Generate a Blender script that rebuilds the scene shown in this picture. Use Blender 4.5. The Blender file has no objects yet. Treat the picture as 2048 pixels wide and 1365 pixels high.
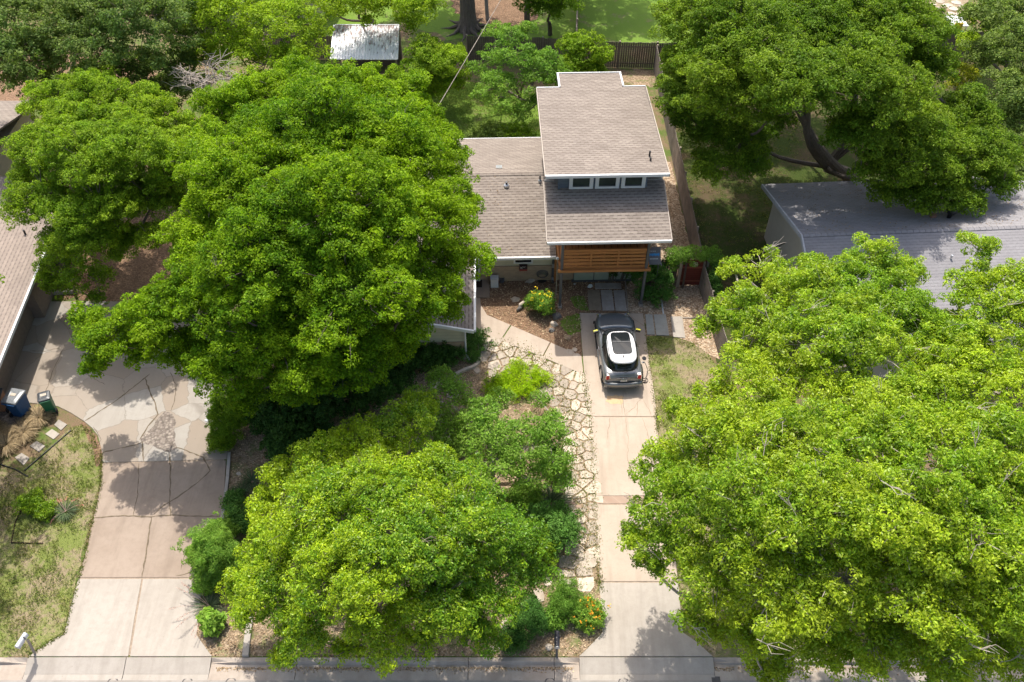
import bpy, bmesh, math, random
import numpy as np
from mathutils import Vector, Matrix, noise

S = bpy.context.scene
random.seed(7)
R = math.radians

# ------------------------------------------------------------------ camera, sky, sun, exposure
H, FPX, TH = 31.0, 1800.0, R(46.5)
cam_d = bpy.data.cameras.new('camera')
cam = bpy.data.objects.new('camera', cam_d)
S.collection.objects.link(cam)
cam.location = (0, 0, H)
cam.rotation_euler = (R(90) - TH, 0, 0)
cam_d.sensor_width = 36
cam_d.lens = 36 * FPX / 2048
cam_d.clip_start = 0.5
cam_d.clip_end = 800
S.camera = cam

SUN_EL, SUN_AZ = R(62), R(-11)          # azimuth measured from +Y towards +X
world = bpy.data.worlds.new('World')
S.world = world
world.use_nodes = True
wn = world.node_tree.nodes
wl = world.node_tree.links
wn.clear()
sky = wn.new('ShaderNodeTexSky')
sky.sky_type = 'NISHITA'
sky.sun_disc = False
sky.sun_elevation = SUN_EL
sky.sun_rotation = SUN_AZ
sky.dust_density = 4.0
sky.ozone_density = 0.6
bg = wn.new('ShaderNodeBackground')
bg.inputs[1].default_value = 0.15
wo = wn.new('ShaderNodeOutputWorld')
wl.new(sky.outputs[0], bg.inputs[0])
wl.new(bg.outputs[0], wo.inputs[0])

sd = bpy.data.lights.new('sun', 'SUN')
sd.energy = 3.25
sd.angle = R(0.55)
sd.color = (1.0, 0.955, 0.88)
sun = bpy.data.objects.new('sun', sd)
S.collection.objects.link(sun)
sv = Vector((math.sin(SUN_AZ) * math.cos(SUN_EL), math.cos(SUN_AZ) * math.cos(SUN_EL), math.sin(SUN_EL)))
sun.rotation_euler = sv.to_track_quat('Z', 'Y').to_euler()
sun.location = (0, 20, 50)

S.view_settings.view_transform = 'Standard'
S.view_settings.look = 'None'
S.view_settings.exposure = 0.74
S.view_settings.gamma = 1.0
S.render.engine = 'CYCLES'
S.cycles.max_bounces = 8
S.cycles.transparent_max_bounces = 8

# ------------------------------------------------------------------ helpers
def at(px, py, z=0.0):
    """world point at real height z seen in direction (px,py) of the 2048x1365 photograph"""
    x = (px - 1024) / FPX
    y = -(py - 682.5) / FPX
    d = Vector((x, math.cos(TH) + y * math.sin(TH), -math.sin(TH) + y * math.cos(TH)))
    t = (z - H) / d.z
    return Vector((d.x * t, d.y * t, z))

def at2(px, py, z=0.0):
    p = at(px, py, z)
    return (p.x, p.y)

def tag(o, label=None, cat=None, group=None, kind=None):
    if label: o['label'] = label
    if cat: o['category'] = cat
    if group: o['group'] = group
    if kind: o['kind'] = kind
    return o

def empty(name, loc=(0, 0, 0), rz=0.0, label=None, cat=None, group=None):
    o = bpy.data.objects.new(name, None)
    o.empty_display_size = 0.3
    S.collection.objects.link(o)
    o.location = loc
    o.rotation_euler = (0, 0, rz)
    return tag(o, label, cat, group)

class MB:
    def __init__(self):
        self.v = []; self.f = []; self.m = []; self.cm = 0
    def quad(self, *pts):
        n = len(self.v)
        self.v += [tuple(p) for p in pts]
        self.f.append(tuple(range(n, n + len(pts)))); self.m.append(self.cm)
        return self
    def hexa(self, b, t):
        """b, t: 4 bottom + 4 top points, same winding (ccw seen from above)"""
        n = len(self.v)
        self.v += [tuple(p) for p in b] + [tuple(p) for p in t]
        fs = [(3, 2, 1, 0), (4, 5, 6, 7), (0, 1, 5, 4), (1, 2, 6, 5), (2, 3, 7, 6), (3, 0, 4, 7)]
        for f in fs:
            self.f.append(tuple(n + i for i in f)); self.m.append(self.cm)
        return self
    def box(self, x0, x1, y0, y1, z0, z1):
        return self.hexa([(x0, y0, z0), (x1, y0, z0), (x1, y1, z0), (x0, y1, z0)],
                         [(x0, y0, z1), (x1, y0, z1), (x1, y1, z1), (x0, y1, z1)])
    def slab(self, pts, t):
        """4 top points and a thickness straight down"""
        return self.hexa([(p[0], p[1], p[2] - t) for p in pts], pts)
    def obox(self, c, ax, ay, az):
        c, ax, ay, az = Vector(c), Vector(ax), Vector(ay), Vector(az)
        b = [c - ax - ay - az, c + ax - ay - az, c + ax + ay - az, c - ax + ay - az]
        return self.hexa(b, [p + 2 * az for p in b])
    def prism(self, poly, z0, z1):
        n = len(self.v); k = len(poly)
        self.v += [(p[0], p[1], z0) for p in poly] + [(p[0], p[1], z1) for p in poly]
        self.f.append(tuple(range(n + k, n + 2 * k))); self.m.append(self.cm)
        self.f.append(tuple(range(n + k - 1, n - 1, -1))); self.m.append(self.cm)
        for i in range(k):
            j = (i + 1) % k
            self.f.append((n + i, n + j, n + k + j, n + k + i)); self.m.append(self.cm)
        return self
    def sheet(self, poly, z):
        n = len(self.v)
        self.v += [(p[0], p[1], z if len(p) < 3 else p[2]) for p in poly]
        self.f.append(tuple(range(n, n + len(poly)))); self.m.append(self.cm)
        return self
    def tube(self, pts, rads, n=6, cap=True):
        pts = [Vector(p) for p in pts]
        base = len(self.v)
        up = Vector((0.13, 0.21, 0.97))
        for i, p in enumerate(pts):
            a = pts[max(i - 1, 0)]; b = pts[min(i + 1, len(pts) - 1)]
            t = (b - a)
            if t.length < 1e-6: t = Vector((0, 0, 1))
            t.normalize()
            s = t.cross(up)
            if s.length < 0.05: s = t.cross(Vector((1, 0, 0)))
            s.normalize(); u = s.cross(t)
            r = rads[i] if hasattr(rads, '__len__') else rads
            for k in range(n):
                an = 2 * math.pi * k / n
                q = p + s * (math.cos(an) * r) + u * (math.sin(an) * r)
                self.v.append((q.x, q.y, q.z))
        for i in range(len(pts) - 1):
            for k in range(n):
                k2 = (k + 1) % n
                self.f.append((base + i * n + k, base + i * n + k2, base + (i + 1) * n + k2, base + (i + 1) * n + k)); self.m.append(self.cm)
        if cap:
            self.f.append(tuple(base + k for k in range(n - 1, -1, -1))); self.m.append(self.cm)
            e = base + (len(pts) - 1) * n
            self.f.append(tuple(e + k for k in range(n))); self.m.append(self.cm)
        return self
    def lathe(self, c, prof, n=16, sx=1.0, sy=1.0):
        base = len(self.v); c = Vector(c)
        for r, z in prof:
            for k in range(n):
                an = 2 * math.pi * k / n
                self.v.append((c.x + math.cos(an) * r * sx, c.y + math.sin(an) * r * sy, c.z + z))
        for i in range(len(prof) - 1):
            for k in range(n):
                k2 = (k + 1) % n
                self.f.append((base + i * n + k, base + i * n + k2, base + (i + 1) * n + k2, base + (i + 1) * n + k)); self.m.append(self.cm)
        self.f.append(tuple(base + k for k in range(n - 1, -1, -1))); self.m.append(self.cm)
        e = base + (len(prof) - 1) * n
        self.f.append(tuple(e + k for k in range(n))); self.m.append(self.cm)
        return self
    def loft(self, rings, closed=True, cap=True):
        base = len(self.v); n = len(rings[0])
        for r in rings: self.v += [tuple(p) for p in r]
        for i in range(len(rings) - 1):
            for k in range(n if closed else n - 1):
                k2 = (k + 1) % n
                self.f.append((base + i * n + k, base + i * n + k2, base + (i + 1) * n + k2, base + (i + 1) * n + k)); self.m.append(self.cm)
        if cap:
            self.f.append(tuple(base + k for k in range(n - 1, -1, -1))); self.m.append(self.cm)
            e = base + (len(rings) - 1) * n
            self.f.append(tuple(e + k for k in range(n))); self.m.append(self.cm)
        return self
    def build_each(self, name, mat, parent=None, **kw):
        """one object per separate piece"""
        par = list(range(len(self.v)))
        def fd(i):
            while par[i] != i: par[i] = par[par[i]]; i = par[i]
            return i
        for f in self.f:
            for q in f[1:]: par[fd(q)] = fd(f[0])
        gr = {}
        for f in self.f: gr.setdefault(fd(f[0]), []).append(f)
        out = []
        for fs in gr.values():
            m = MB(); mp = {}
            for f in fs:
                for i in f:
                    if i not in mp: mp[i] = len(m.v); m.v.append(self.v[i])
                m.f.append(tuple(mp[i] for i in f)); m.m.append(0)
            out.append(m.build(name, mat, parent, **kw))
        return out
    def build(self, name, mat, parent=None, smooth=False, sub=0, bevel=0, loc=None):
        me = bpy.data.meshes.new(name)
        me.from_pydata(self.v, [], self.f)
        mats = mat if isinstance(mat, (list, tuple)) else [mat]
        for m in mats: me.materials.append(m)
        if len(mats) > 1: me.polygons.foreach_set('material_index', self.m)
        if smooth: me.polygons.foreach_set('use_smooth', [True] * len(me.polygons))
        me.update()
        o = bpy.data.objects.new(name, me)
        S.collection.objects.link(o)
        if parent: o.parent = parent
        if loc: o.location = loc
        if sub:
            md = o.modifiers.new('subdivision', 'SUBSURF'); md.levels = sub; md.render_levels = sub
        if bevel:
            md = o.modifiers.new('bevel', 'BEVEL'); md.width = bevel; md.segments = 2; md.limit_method = 'ANGLE'
        return o

def rag(poly, amp=0.08, step=0.25, seed=0):
    """roughen the outline of a flat polygon"""
    rnd = random.Random(seed)
    out = []
    n = len(poly)
    for i in range(n):
        a = Vector(poly[i][:2]); b = Vector(poly[(i + 1) % n][:2])
        L = (b - a).length
        k = max(1, int(L / step))
        nrm = Vector((-(b - a).y, (b - a).x)) / max(L, 1e-6)
        for j in range(k):
            p = a.lerp(b, j / k)
            q = p + nrm * rnd.uniform(-amp, amp)
            out.append((q.x, q.y))
    return out

def catmull(pts, k=6, closed=False):
    pts = [Vector(p) for p in pts]
    out = []
    n = len(pts)
    rng_ = range(n if closed else n - 1)
    for i in rng_:
        if closed:
            p0, p1, p2, p3 = pts[(i - 1) % n], pts[i], pts[(i + 1) % n], pts[(i + 2) % n]
        else:
            p0, p1, p2, p3 = pts[max(i - 1, 0)], pts[i], pts[i + 1], pts[min(i + 2, n - 1)]
        for j in range(k):
            t = j / k
            out.append(0.5 * ((2 * p1) + (p2 - p0) * t + (2 * p0 - 5 * p1 + 4 * p2 - p3) * t * t + (3 * p1 - p0 - 3 * p2 + p3) * t ** 3))
    if not closed: out.append(pts[-1])
    return out

def ribbon(mb, pts, w, z, jit=0.0, seed=1):
    rnd = random.Random(seed)
    P = []
    for a, b in zip(pts[:-1], pts[1:]):
        a = Vector(a[:2]); b = Vector(b[:2])
        k = max(1, int((b - a).length / 0.16)) if jit else 1
        for j in range(k): P.append(a.lerp(b, j / k))
    P.append(Vector(pts[-1][:2]))
    if jit:
        P = [P[0]] + [p + Vector((rnd.uniform(-jit, jit), rnd.uniform(-jit, jit))) for p in P[1:-1]] + [P[-1]]
    L = []; Rr = []
    for i, p in enumerate(P):
        t = (P[min(i + 1, len(P) - 1)] - P[max(i - 1, 0)])
        if t.length < 1e-6: t = Vector((1, 0))
        t.normalize()
        nn = Vector((-t.y, t.x))
        ww = w * (rnd.uniform(0.45, 1.3) if jit else 1) / 2
        if jit and i in (0, len(P) - 1): ww *= 0.3
        L.append(p + nn * ww); Rr.append(p - nn * ww)
    for i in range(len(P) - 1):
        mb.quad((Rr[i].x, Rr[i].y, z), (Rr[i + 1].x, Rr[i + 1].y, z), (L[i + 1].x, L[i + 1].y, z), (L[i].x, L[i].y, z))

def inpoly(x, y, poly):
    x = np.asarray(x); y = np.asarray(y)
    c = np.zeros(x.shape, bool)
    n = len(poly)
    for i in range(n):
        x1, y1 = poly[i][0], poly[i][1]; x2, y2 = poly[(i + 1) % n][0], poly[(i + 1) % n][1]
        if y1 == y2: continue
        m = ((y1 > y) != (y2 > y)) & (x < (x2 - x1) * (y - y1) / (y2 - y1) + x1)
        c ^= m
    return c

# ------------------------------------------------------------------ materials
class NT:
    def __init__(self, name, rough=0.8, spec=0.3):
        self.mat = bpy.data.materials.new(name)
        self.mat.use_nodes = True
        self.t = self.mat.node_tree
        self.b = self.t.nodes['Principled BSDF']
        self.b.inputs['Roughness'].default_value = rough
        self.b.inputs['Specular IOR Level'].default_value = spec
        self.tc = self.t.nodes.new('ShaderNodeTexCoord')
        self.co = self.tc.outputs['Object']
    def n(self, ty): return self.t.nodes.new(ty)
    def l(self, a, b): self.t.links.new(a, b)
    def mapping(self, scale=(1, 1, 1), rot=(0, 0, 0), loc=(0, 0, 0), src=None):
        m = self.n('ShaderNodeMapping')
        m.inputs['Scale'].default_value = scale
        m.inputs['Rotation'].default_value = rot
        m.inputs['Location'].default_value = loc
        self.l(src or self.co, m.inputs[0])
        return m.outputs[0]
    def noise(self, scale, detail=4, rough=0.6, src=None, dist=0.0):
        m = self.n('ShaderNodeTexNoise')
        m.inputs['Scale'].default_value = scale
        m.inputs['Detail'].default_value = detail
        m.inputs['Roughness'].default_value = rough
        m.inputs['Distortion'].default_value = dist
        self.l(src or self.co, m.inputs['Vector'])
        return m.outputs[0]
    def vor(self, scale, src=None, out='Color', rnd=1.0, feature='F1'):
        m = self.n('ShaderNodeTexVoronoi')
        m.feature = feature
        m.inputs['Scale'].default_value = scale
        m.inputs['Randomness'].default_value = rnd
        self.l(src or self.co, m.inputs['Vector'])
        return m.outputs[out]
    def ramp(self, fac, stops):
        m = self.n('ShaderNodeValToRGB')
        cr = m.color_ramp
        while len(cr.elements) < len(stops): cr.elements.new(0.5)
        for e, (p, c) in zip(cr.elements, stops):
            e.position = p
            e.color = (*c, 1) if len(c) == 3 else c
        self.l(fac, m.inputs[0])
        return m.outputs[0]
    def mix(self, fac, a, b, mode='MIX'):
        m = self.n('ShaderNodeMix')
        m.data_type = 'RGBA'; m.blend_type = mode
        for i, v in ((0, fac), (6, a), (7, b)):
            if hasattr(v, 'is_linked') or isinstance(v, bpy.types.NodeSocket): self.l(v, m.inputs[i])
            elif i == 0: m.inputs[0].default_value = v
            else: m.inputs[i].default_value = (*v, 1)
        return m.outputs[2]
    def math(self, op, a, b=0.0, clamp=False):
        m = self.n('ShaderNodeMath'); m.operation = op; m.use_clamp = clamp
        for i, v in ((0, a), (1, b)):
            if isinstance(v, bpy.types.NodeSocket): self.l(v, m.inputs[i])
            else: m.inputs[i].default_value = v
        return m.outputs[0]
    def bump(self, h, strength=0.3, dist=0.02):
        m = self.n('ShaderNodeBump')
        m.inputs['Strength'].default_value = strength
        m.inputs['Distance'].default_value = dist
        self.l(h, m.inputs['Height'])
        self.l(m.outputs[0], self.b.inputs['Normal'])
    def col(self, c):
        if isinstance(c, bpy.types.NodeSocket): self.l(c, self.b.inputs['Base Color'])
        else: self.b.inputs['Base Color'].default_value = (*c, 1)
        return self.mat

def g(v): return (v, v, v)
def sc3(c, k): return tuple(x * k for x in c)

def m_plain(name, c, rough=0.6, spec=0.4, var=0.15, scale=6, bump=0.0, metal=0.0, coat=0.0):
    t = NT(name, rough, spec)
    f = t.noise(scale, 5)
    t.b.inputs['Metallic'].default_value = metal
    if coat: t.b.inputs['Coat Weight'].default_value = coat
    if bump: t.bump(t.noise(scale * 6, 4), bump, 0.02)
    return t.col(t.ramp(f, [(0.25, sc3(c, 1 - var)), (0.75, sc3(c, 1 + var))]))

def m_concrete(name, c, stain, amt=0.5, sscale=0.6, seed=0.0, patch=None):
    t = NT(name, 0.9, 0.2)
    co = t.mapping(loc=(seed, seed * 1.7, 0))
    big = t.noise(sscale, 5, 0.62, co)
    mid = t.noise(4.0, 6, 0.7, co)
    fine = t.noise(45, 3, 0.7, co)
    f = t.ramp(big, [(0.42, g(0)), (0.68, g(amt))])
    a = t.mix(f, c, stain)
    stk = t.noise(1.0, 4, 0.6, t.mapping(scale=(2.6, .3, 1), loc=(seed, 0, 0)))
    a = t.mix(t.ramp(stk, [(0.48, g(0)), (0.72, g(0.5))]), a, sc3(stain, 0.82))
    a = t.mix(t.ramp(mid, [(0.3, g(0.32)), (0.55, g(0.0))]), a, sc3(stain, 0.8))
    if patch:
        wob = t.noise(2.0, 3, 0.6, t.mapping(loc=(seed, 1, 1)))
        wv = t.n('ShaderNodeVectorMath'); wv.operation = 'ADD'
        ws = t.n('ShaderNodeVectorMath'); ws.operation = 'SCALE'; ws.inputs['Scale'].default_value = 0.5
        cx = t.n('ShaderNodeCombineXYZ'); t.l(wob, cx.inputs[0]); t.l(big, cx.inputs[1]); t.l(cx.outputs[0], ws.inputs[0])
        t.l(t.co, wv.inputs[0]); t.l(ws.outputs[0], wv.inputs[1])
        vc = t.vor(0.62, wv.outputs[0]); vs = t.n('ShaderNodeSeparateColor'); t.l(vc, vs.inputs[0])
        a = t.mix(t.ramp(vs.outputs[0], [(0.0, g(0)), (0.40, g(0.15)), (0.62, g(0.55)), (1.0, g(1.0))]), a, patch)
        de = t.vor(0.62, wv.outputs[0], 'Distance', feature='DISTANCE_TO_EDGE')
        a = t.mix(t.ramp(de, [(0.004, g(0.38)), (0.016, g(0))]), a, sc3(patch, 0.45))
    sp = t.noise(9, 2, 0.5, t.mapping(loc=(3, 9, seed)))
    a = t.mix(t.ramp(sp, [(0.70, g(0)), (0.78, g(0.35))]), a, sc3(stain, 0.55))
    a = t.mix(t.ramp(fine, [(0.3, g(0.16)), (0.7, g(0))]), a, sc3(stain, 0.5))
    t.bump(fine, 0.12, 0.01)
    return t.col(a)

def m_shingle(name, ca, cb, cc, rot=0.0, w=0.36, h=0.165, lines=0.5, slope=1.0):
    t = NT(name, 0.95, 0.15)
    mp = t.mapping(rot=(0, 0, rot), scale=(1, 1, 1))
    mp = t.mapping(scale=(1, slope, 1), src=mp)
    def br(wd, off, c1, c2, mort, ms):
        b = t.n('ShaderNodeTexBrick')
        b.offset = off; b.offset_frequency = 2; b.squash = 1.0
        b.inputs['Scale'].default_value = 1.0
        b.inputs['Brick Width'].default_value = wd
        b.inputs['Row Height'].default_value = h
        b.inputs['Mortar Size'].default_value = ms
        b.inputs['Mortar Smooth'].default_value = 0.3
        b.inputs['Bias'].default_value = 0.0
        b.inputs['Color1'].default_value = (*c1, 1); b.inputs['Color2'].default_value = (*c2, 1)
        b.inputs['Mortar'].default_value = (*mort, 1)
        t.l(mp, b.inputs['Vector'])
        return b
    b1 = br(w, 0.5, ca, cb, cc, 0.012)
    b2 = br(w * 1.7, 0.37, ca, cc, cb, 0.0)
    a = t.mix(0.45, b1.outputs[0], b2.outputs[0])
    # butt-edge line of every course, broken by tabs
    sep = t.n('ShaderNodeSeparateXYZ'); t.l(mp, sep.inputs[0])
    fr = t.math('FRACT', t.math('DIVIDE', sep.outputs[1], h))
    ln = t.math('LESS_THAN', fr, 0.30)
    tb = t.math('FRACT', t.math('ADD', t.math('DIVIDE', sep.outputs[0], w), t.math('MULTIPLY', t.math('FLOOR', t.math('DIVIDE', sep.outputs[1], h)), 0.37)))
    dash = t.math('LESS_THAN', tb, 0.55)
    k = t.math('MULTIPLY', t.math('MULTIPLY', ln, t.math('ADD', t.math('MULTIPLY', dash, 0.7), 0.3)), lines)
    a = t.mix(k, a, sc3(cc, 0.55))
    big = t.noise(0.7, 4)
    a = t.mix(t.ramp(big, [(0.35, g(0.25)), (0.65, g(0))]), a, sc3(cc, 0.8))
    gr = t.noise(60, 2)
    a = t.mix(t.ramp(gr, [(0.3, g(0.25)), (0.7, g(0))]), a, sc3(cc, 0.5))
    t.bump(t.math('ADD', t.math('SUBTRACT', 1.0, fr), t.math('MULTIPLY', gr, 0.4)), 0.35, 0.02)
    return t.col(a)

def m_gravel(name, cols, scale=18, green=None, dark=0.35, patch=None):
    t = NT(name, 0.95, 0.15)
    v = t.vor(scale, out='Color')
    s = t.n('ShaderNodeSeparateColor'); t.l(v, s.inputs[0])
    k = len(cols)
    a = t.ramp(s.outputs[0], [(i / max(1, k - 1), c) for i, c in enumerate(cols)])
    d = t.vor(scale, out='Distance')
    a = t.mix(t.ramp(d, [(0.35, g(0)), (0.75, g(dark))]), a, sc3(cols[0], 0.25))
    big = t.noise(0.9, 5, 0.65)
    a = t.mix(t.ramp(big, [(0.4, g(0.0)), (0.7, g(0.45))]), a, sc3(cols[0], 0.8))
    if green:
        gn = t.noise(1.6, 6, 0.7, t.mapping(loc=(5, 2, 0)))
        a = t.mix(t.ramp(gn, [(0.5, g(0)), (0.62, g(0.85))]), a, green)
    t.bump(d, 0.6, 0.03)
    return t.col(a)

def m_grass(name, ga, gb, dirt, cover=0.5, scale=0.8):
    t = NT(name, 0.95, 0.1)
    big = t.noise(scale, 6, 0.68)
    mid = t.noise(5, 5, 0.7, t.mapping(loc=(3, 1, 0)))
    fine = t.noise(28, 4, 0.75)
    gr = t.mix(t.ramp(fine, [(0.35, g(0)), (0.65, g(1))]), ga, gb)
    dr = t.mix(t.ramp(fine, [(0.35, g(0)), (0.65, g(1))]), sc3(dirt, 0.7), sc3(dirt, 1.15))
    f = t.math('ADD', big, t.math('MULTIPLY', t.math('SUBTRACT', mid, 0.5), 0.5))
    e = 1 - cover
    a = t.mix(t.ramp(f, [(max(0, e * 0.9 - 0.03), g(0)), (min(1, e * 0.9 + 0.14), g(1))]), dr, gr)
    t.bump(fine, 0.6, 0.05)
    return t.col(a)

def m_wood(name, c, axis='x', plank=0.0, rough=0.6, var=0.3, spec=0.3):
    t = NT(name, rough, spec)
    s = {'x': (1.2, 30, 30), 'y': (30, 1.2, 30), 'z': (30, 30, 1.2)}[axis]
    f = t.noise(1.0, 5, 0.6, t.mapping(scale=s))
    big = t.noise(1.5, 4)
    a = t.mix(t.ramp(f, [(0.3, g(0)), (0.7, g(1))]), sc3(c, 1 - var), sc3(c, 1 + var))
    a = t.mix(t.ramp(big, [(0.4, g(0)), (0.7, g(0.4))]), a, sc3(c, 0.6))
    if rough > .9: t.bump(t.noise(9, 5, .7, t.mapping(scale=(1, 1, .35))), .8, .08)
    return t.col(a)

def m_bands(name, c, axis=2, period=0.16, rough=0.6, dark=0.55, width=0.12, var=0.1):
    """horizontal lap siding or vertical boards: thin shadow grooves"""
    t = NT(name, rough, 0.3)
    sep = t.n('ShaderNodeSeparateXYZ'); t.l(t.co, sep.inputs[0])
    fr = t.math('FRACT', t.math('DIVIDE', sep.outputs[axis], period))
    ln = t.math('LESS_THAN', fr, width)
    f = t.noise(1.3, 5)
    a = t.mix(t.ramp(f, [(0.3, g(0)), (0.7, g(1))]), sc3(c, 1 - var), sc3(c, 1 + var))
    a = t.mix(t.math('MULTIPLY', ln, dark), a, sc3(c, 0.3))
    t.bump(fr, 0.3, 0.02)
    return t.col(a)

def m_brick(name, cols, mort, bw=0.22, bh=0.075):
    t = NT(name, 0.9, 0.2)
    sep = t.n('ShaderNodeSeparateXYZ'); t.l(t.co, sep.inputs[0])
    cmb = t.n('ShaderNodeCombineXYZ')
    t.l(t.math('ADD', sep.outputs[0], sep.outputs[1]), cmb.inputs[0]); t.l(sep.outputs[2], cmb.inputs[1])
    b = t.n('ShaderNodeTexBrick')
    b.inputs['Scale'].default_value = 1
    b.inputs['Brick Width'].default_value = bw; b.inputs['Row Height'].default_value = bh
    b.inputs['Mortar Size'].default_value = 0.008
    b.inputs['Color1'].default_value = (*cols[0], 1); b.inputs['Color2'].default_value = (*cols[1], 1)
    b.inputs['Mortar'].default_value = (*mort, 1)
    t.l(cmb.outputs[0], b.inputs['Vector'])
    n = t.noise(2.5, 5)
    a = t.mix(t.ramp(n, [(0.4, g(0)), (0.7, g(0.5))]), b.outputs[0], cols[2])
    t.bump(b.outputs[1], -0.3, 0.01)
    return t.col(a)

def m_glass(name, c=(0.012, 0.015, 0.016), rough=0.05):
    t = NT(name, rough, 0.45)
    f = t.noise(1.2, 2)  # uneven reflection painted into the pane colour by noise
    return t.col(t.ramp(f, [(0.3, sc3(c, 0.7)), (0.7, sc3(c, 1.6))]))

def m_leaf(name, ca, cb, trans=0.35, rough=0.55, spec=0.14):
    """tint attribute: R = clump value, G = shift towards cb, B = single-leaf value"""
    t = NT(name, rough, spec)
    at_ = t.n('ShaderNodeAttribute'); at_.attribute_name = 'tint'
    s = t.n('ShaderNodeSeparateColor'); t.l(at_.outputs['Color'], s.inputs[0])
    a = t.mix(s.outputs[1], ca, cb)
    k = t.math('MULTIPLY', t.math('ADD', t.math('MULTIPLY', s.outputs[0], 0.5), 0.75), t.math('ADD', t.math('MULTIPLY', s.outputs[2], 0.7), 0.65))
    v = t.n('ShaderNodeVectorMath'); v.operation = 'SCALE'
    t.l(a, v.inputs[0]); t.l(k, v.inputs['Scale'])
    t.l(v.outputs[0], t.b.inputs['Base Color'])
    tr = t.n('ShaderNodeBsdfTranslucent')
    w = t.n('ShaderNodeVectorMath'); w.operation = 'MULTIPLY'
    t.l(v.outputs[0], w.inputs[0]); w.inputs[1].default_value = (1.25, 1.3, 0.7)
    t.l(w.outputs[0], tr.inputs[0])
    mx = t.n('ShaderNodeMixShader'); mx.inputs[0].default_value = trans
    t.l(t.b.outputs[0], mx.inputs[1]); t.l(tr.outputs[0], mx.inputs[2])
    out = [n for n in t.t.nodes if n.type == 'OUTPUT_MATERIAL'][0]
    t.l(mx.outputs[0], out.inputs[0])
    return t.mat

M = {}
M['ground'] = m_grass('ground_grass_dirt', (0.075, 0.115, 0.024), (0.13, 0.18, 0.045), (0.22, 0.155, 0.095), 0.50, 0.7)
M['lawn'] = m_grass('lawn_patchy', (0.125, 0.165, 0.034), (0.225, 0.25, 0.075), (0.31, 0.245, 0.155), 0.52, 0.6)
M['lawn_green'] = m_grass('lawn_green', (0.10, 0.18, 0.024), (0.20, 0.30, 0.05), (0.27, 0.21, 0.12), 0.66, 0.7)
M['lawn_shade'] = m_grass('lawn_painted_shade', (0.035, 0.058, 0.012), (0.075, 0.10, 0.022), (0.13, 0.095, 0.055), 0.56, 0.6)  # darker lawn for the side yard, tree shade painted into its colours
M['mulch'] = m_gravel('mulch_litter', [(0.15, 0.095, 0.06), (0.25, 0.15, 0.09), (0.36, 0.235, 0.145), (0.20, 0.12, 0.08)], 16)
M['litter'] = m_gravel('dry_leaf_litter', [(0.19, 0.135, 0.085), (0.34, 0.245, 0.155), (0.46, 0.35, 0.24), (0.26, 0.18, 0.11)], 15, green=(0.13, 0.16, 0.05))
M['gravel'] = m_gravel('pea_gravel', [(0.30, 0.20, 0.12), (0.50, 0.37, 0.25), (0.66, 0.54, 0.40), (0.42, 0.28, 0.18)], 13, dark=0.6)
M['grout'] = m_gravel('path_soil', [(0.28, 0.21, 0.13), (0.40, 0.31, 0.21), (0.44, 0.35, 0.24)], 20, green=(0.17, 0.19, 0.06))
M['conc_tan'] = m_concrete('concrete_tan', (0.475, 0.395, 0.315), (0.395, 0.315, 0.245), 0.6, 0.5, 2.0)
M['conc_white'] = m_concrete('concrete_pale', (0.43, 0.385, 0.33), (0.35, 0.305, 0.255), 0.6, 0.45, 5.0)
M['conc_pink'] = m_concrete('concrete_pinkish_brown', (0.365, 0.290, 0.228), (0.285, 0.22, 0.168), 0.9, 0.4, 9.0)
M['conc_patch'] = m_concrete('concrete_patched', (0.415, 0.38, 0.335), (0.345, 0.31, 0.265), 0.8, 0.5, 13.0, patch=(0.325, 0.26, 0.20))
M['conc_kerb'] = m_concrete('concrete_kerb', (0.47, 0.40, 0.33), (0.37, 0.30, 0.24), 0.9, 1.2, 21.0)
M['conc_grey'] = m_concrete('concrete_paver', (0.42, 0.38, 0.335), (0.30, 0.265, 0.225), 0.9, 1.5, 33.0)
M['crack'] = m_plain('crack_fill', (0.16, 0.125, 0.085), 0.95, 0.1, 0.4, 8)
M['crack_soft'] = m_plain('crack_fill_light', (0.30, 0.235, 0.175), 0.95, 0.1, 0.3, 8)
M['asphalt'] = m_concrete('asphalt_grey', (0.35, 0.32, 0.285), (0.27, 0.245, 0.215), 0.8, 0.9, 41.0)
M['tar'] = m_plain('tar', (0.10, 0.09, 0.085), 0.7, 0.3, 0.2, 9)
def m_flag():
    m = m_concrete('limestone_flag', (0.53, 0.455, 0.37), (0.40, 0.325, 0.25), 0.9, 2.2, 3.0)
    nt = m.node_tree; b = nt.nodes['Principled BSDF']; src = b.inputs['Base Color'].links[0].from_socket
    oi = nt.nodes.new('ShaderNodeObjectInfo'); hv = nt.nodes.new('ShaderNodeHueSaturation')
    mr = nt.nodes.new('ShaderNodeMapRange'); mr.inputs[3].default_value = .68; mr.inputs[4].default_value = 1.22
    nt.links.new(oi.outputs['Random'], mr.inputs[0]); nt.links.new(mr.outputs[0], hv.inputs['Value']); nt.links.new(src, hv.inputs['Color']); nt.links.new(hv.outputs[0], b.inputs['Base Color'])
    return m
M['flag'] = m_flag()
M['brickred'] = m_brick('brick_band', [(0.33, 0.22, 0.165), (0.39, 0.285, 0.22), (0.33, 0.26, 0.20)], (0.30, 0.24, 0.17), 0.11, 0.2)
M['brick_tan'] = m_brick('brick_wall_tan', [(0.47, 0.34, 0.22), (0.36, 0.25, 0.17), (0.42, 0.31, 0.20)], (0.40, 0.33, 0.25))
M['shingle'] = m_shingle('shingle_taupe', (0.355, 0.305, 0.258), (0.288, 0.243, 0.204), (0.190, 0.157, 0.133), lines=0.8)
M['shingle_side'] = m_shingle('shingle_taupe_side', (0.345, 0.30, 0.258), (0.285, 0.245, 0.21), (0.20, 0.165, 0.14), rot=R(90), lines=0.9)
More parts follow.
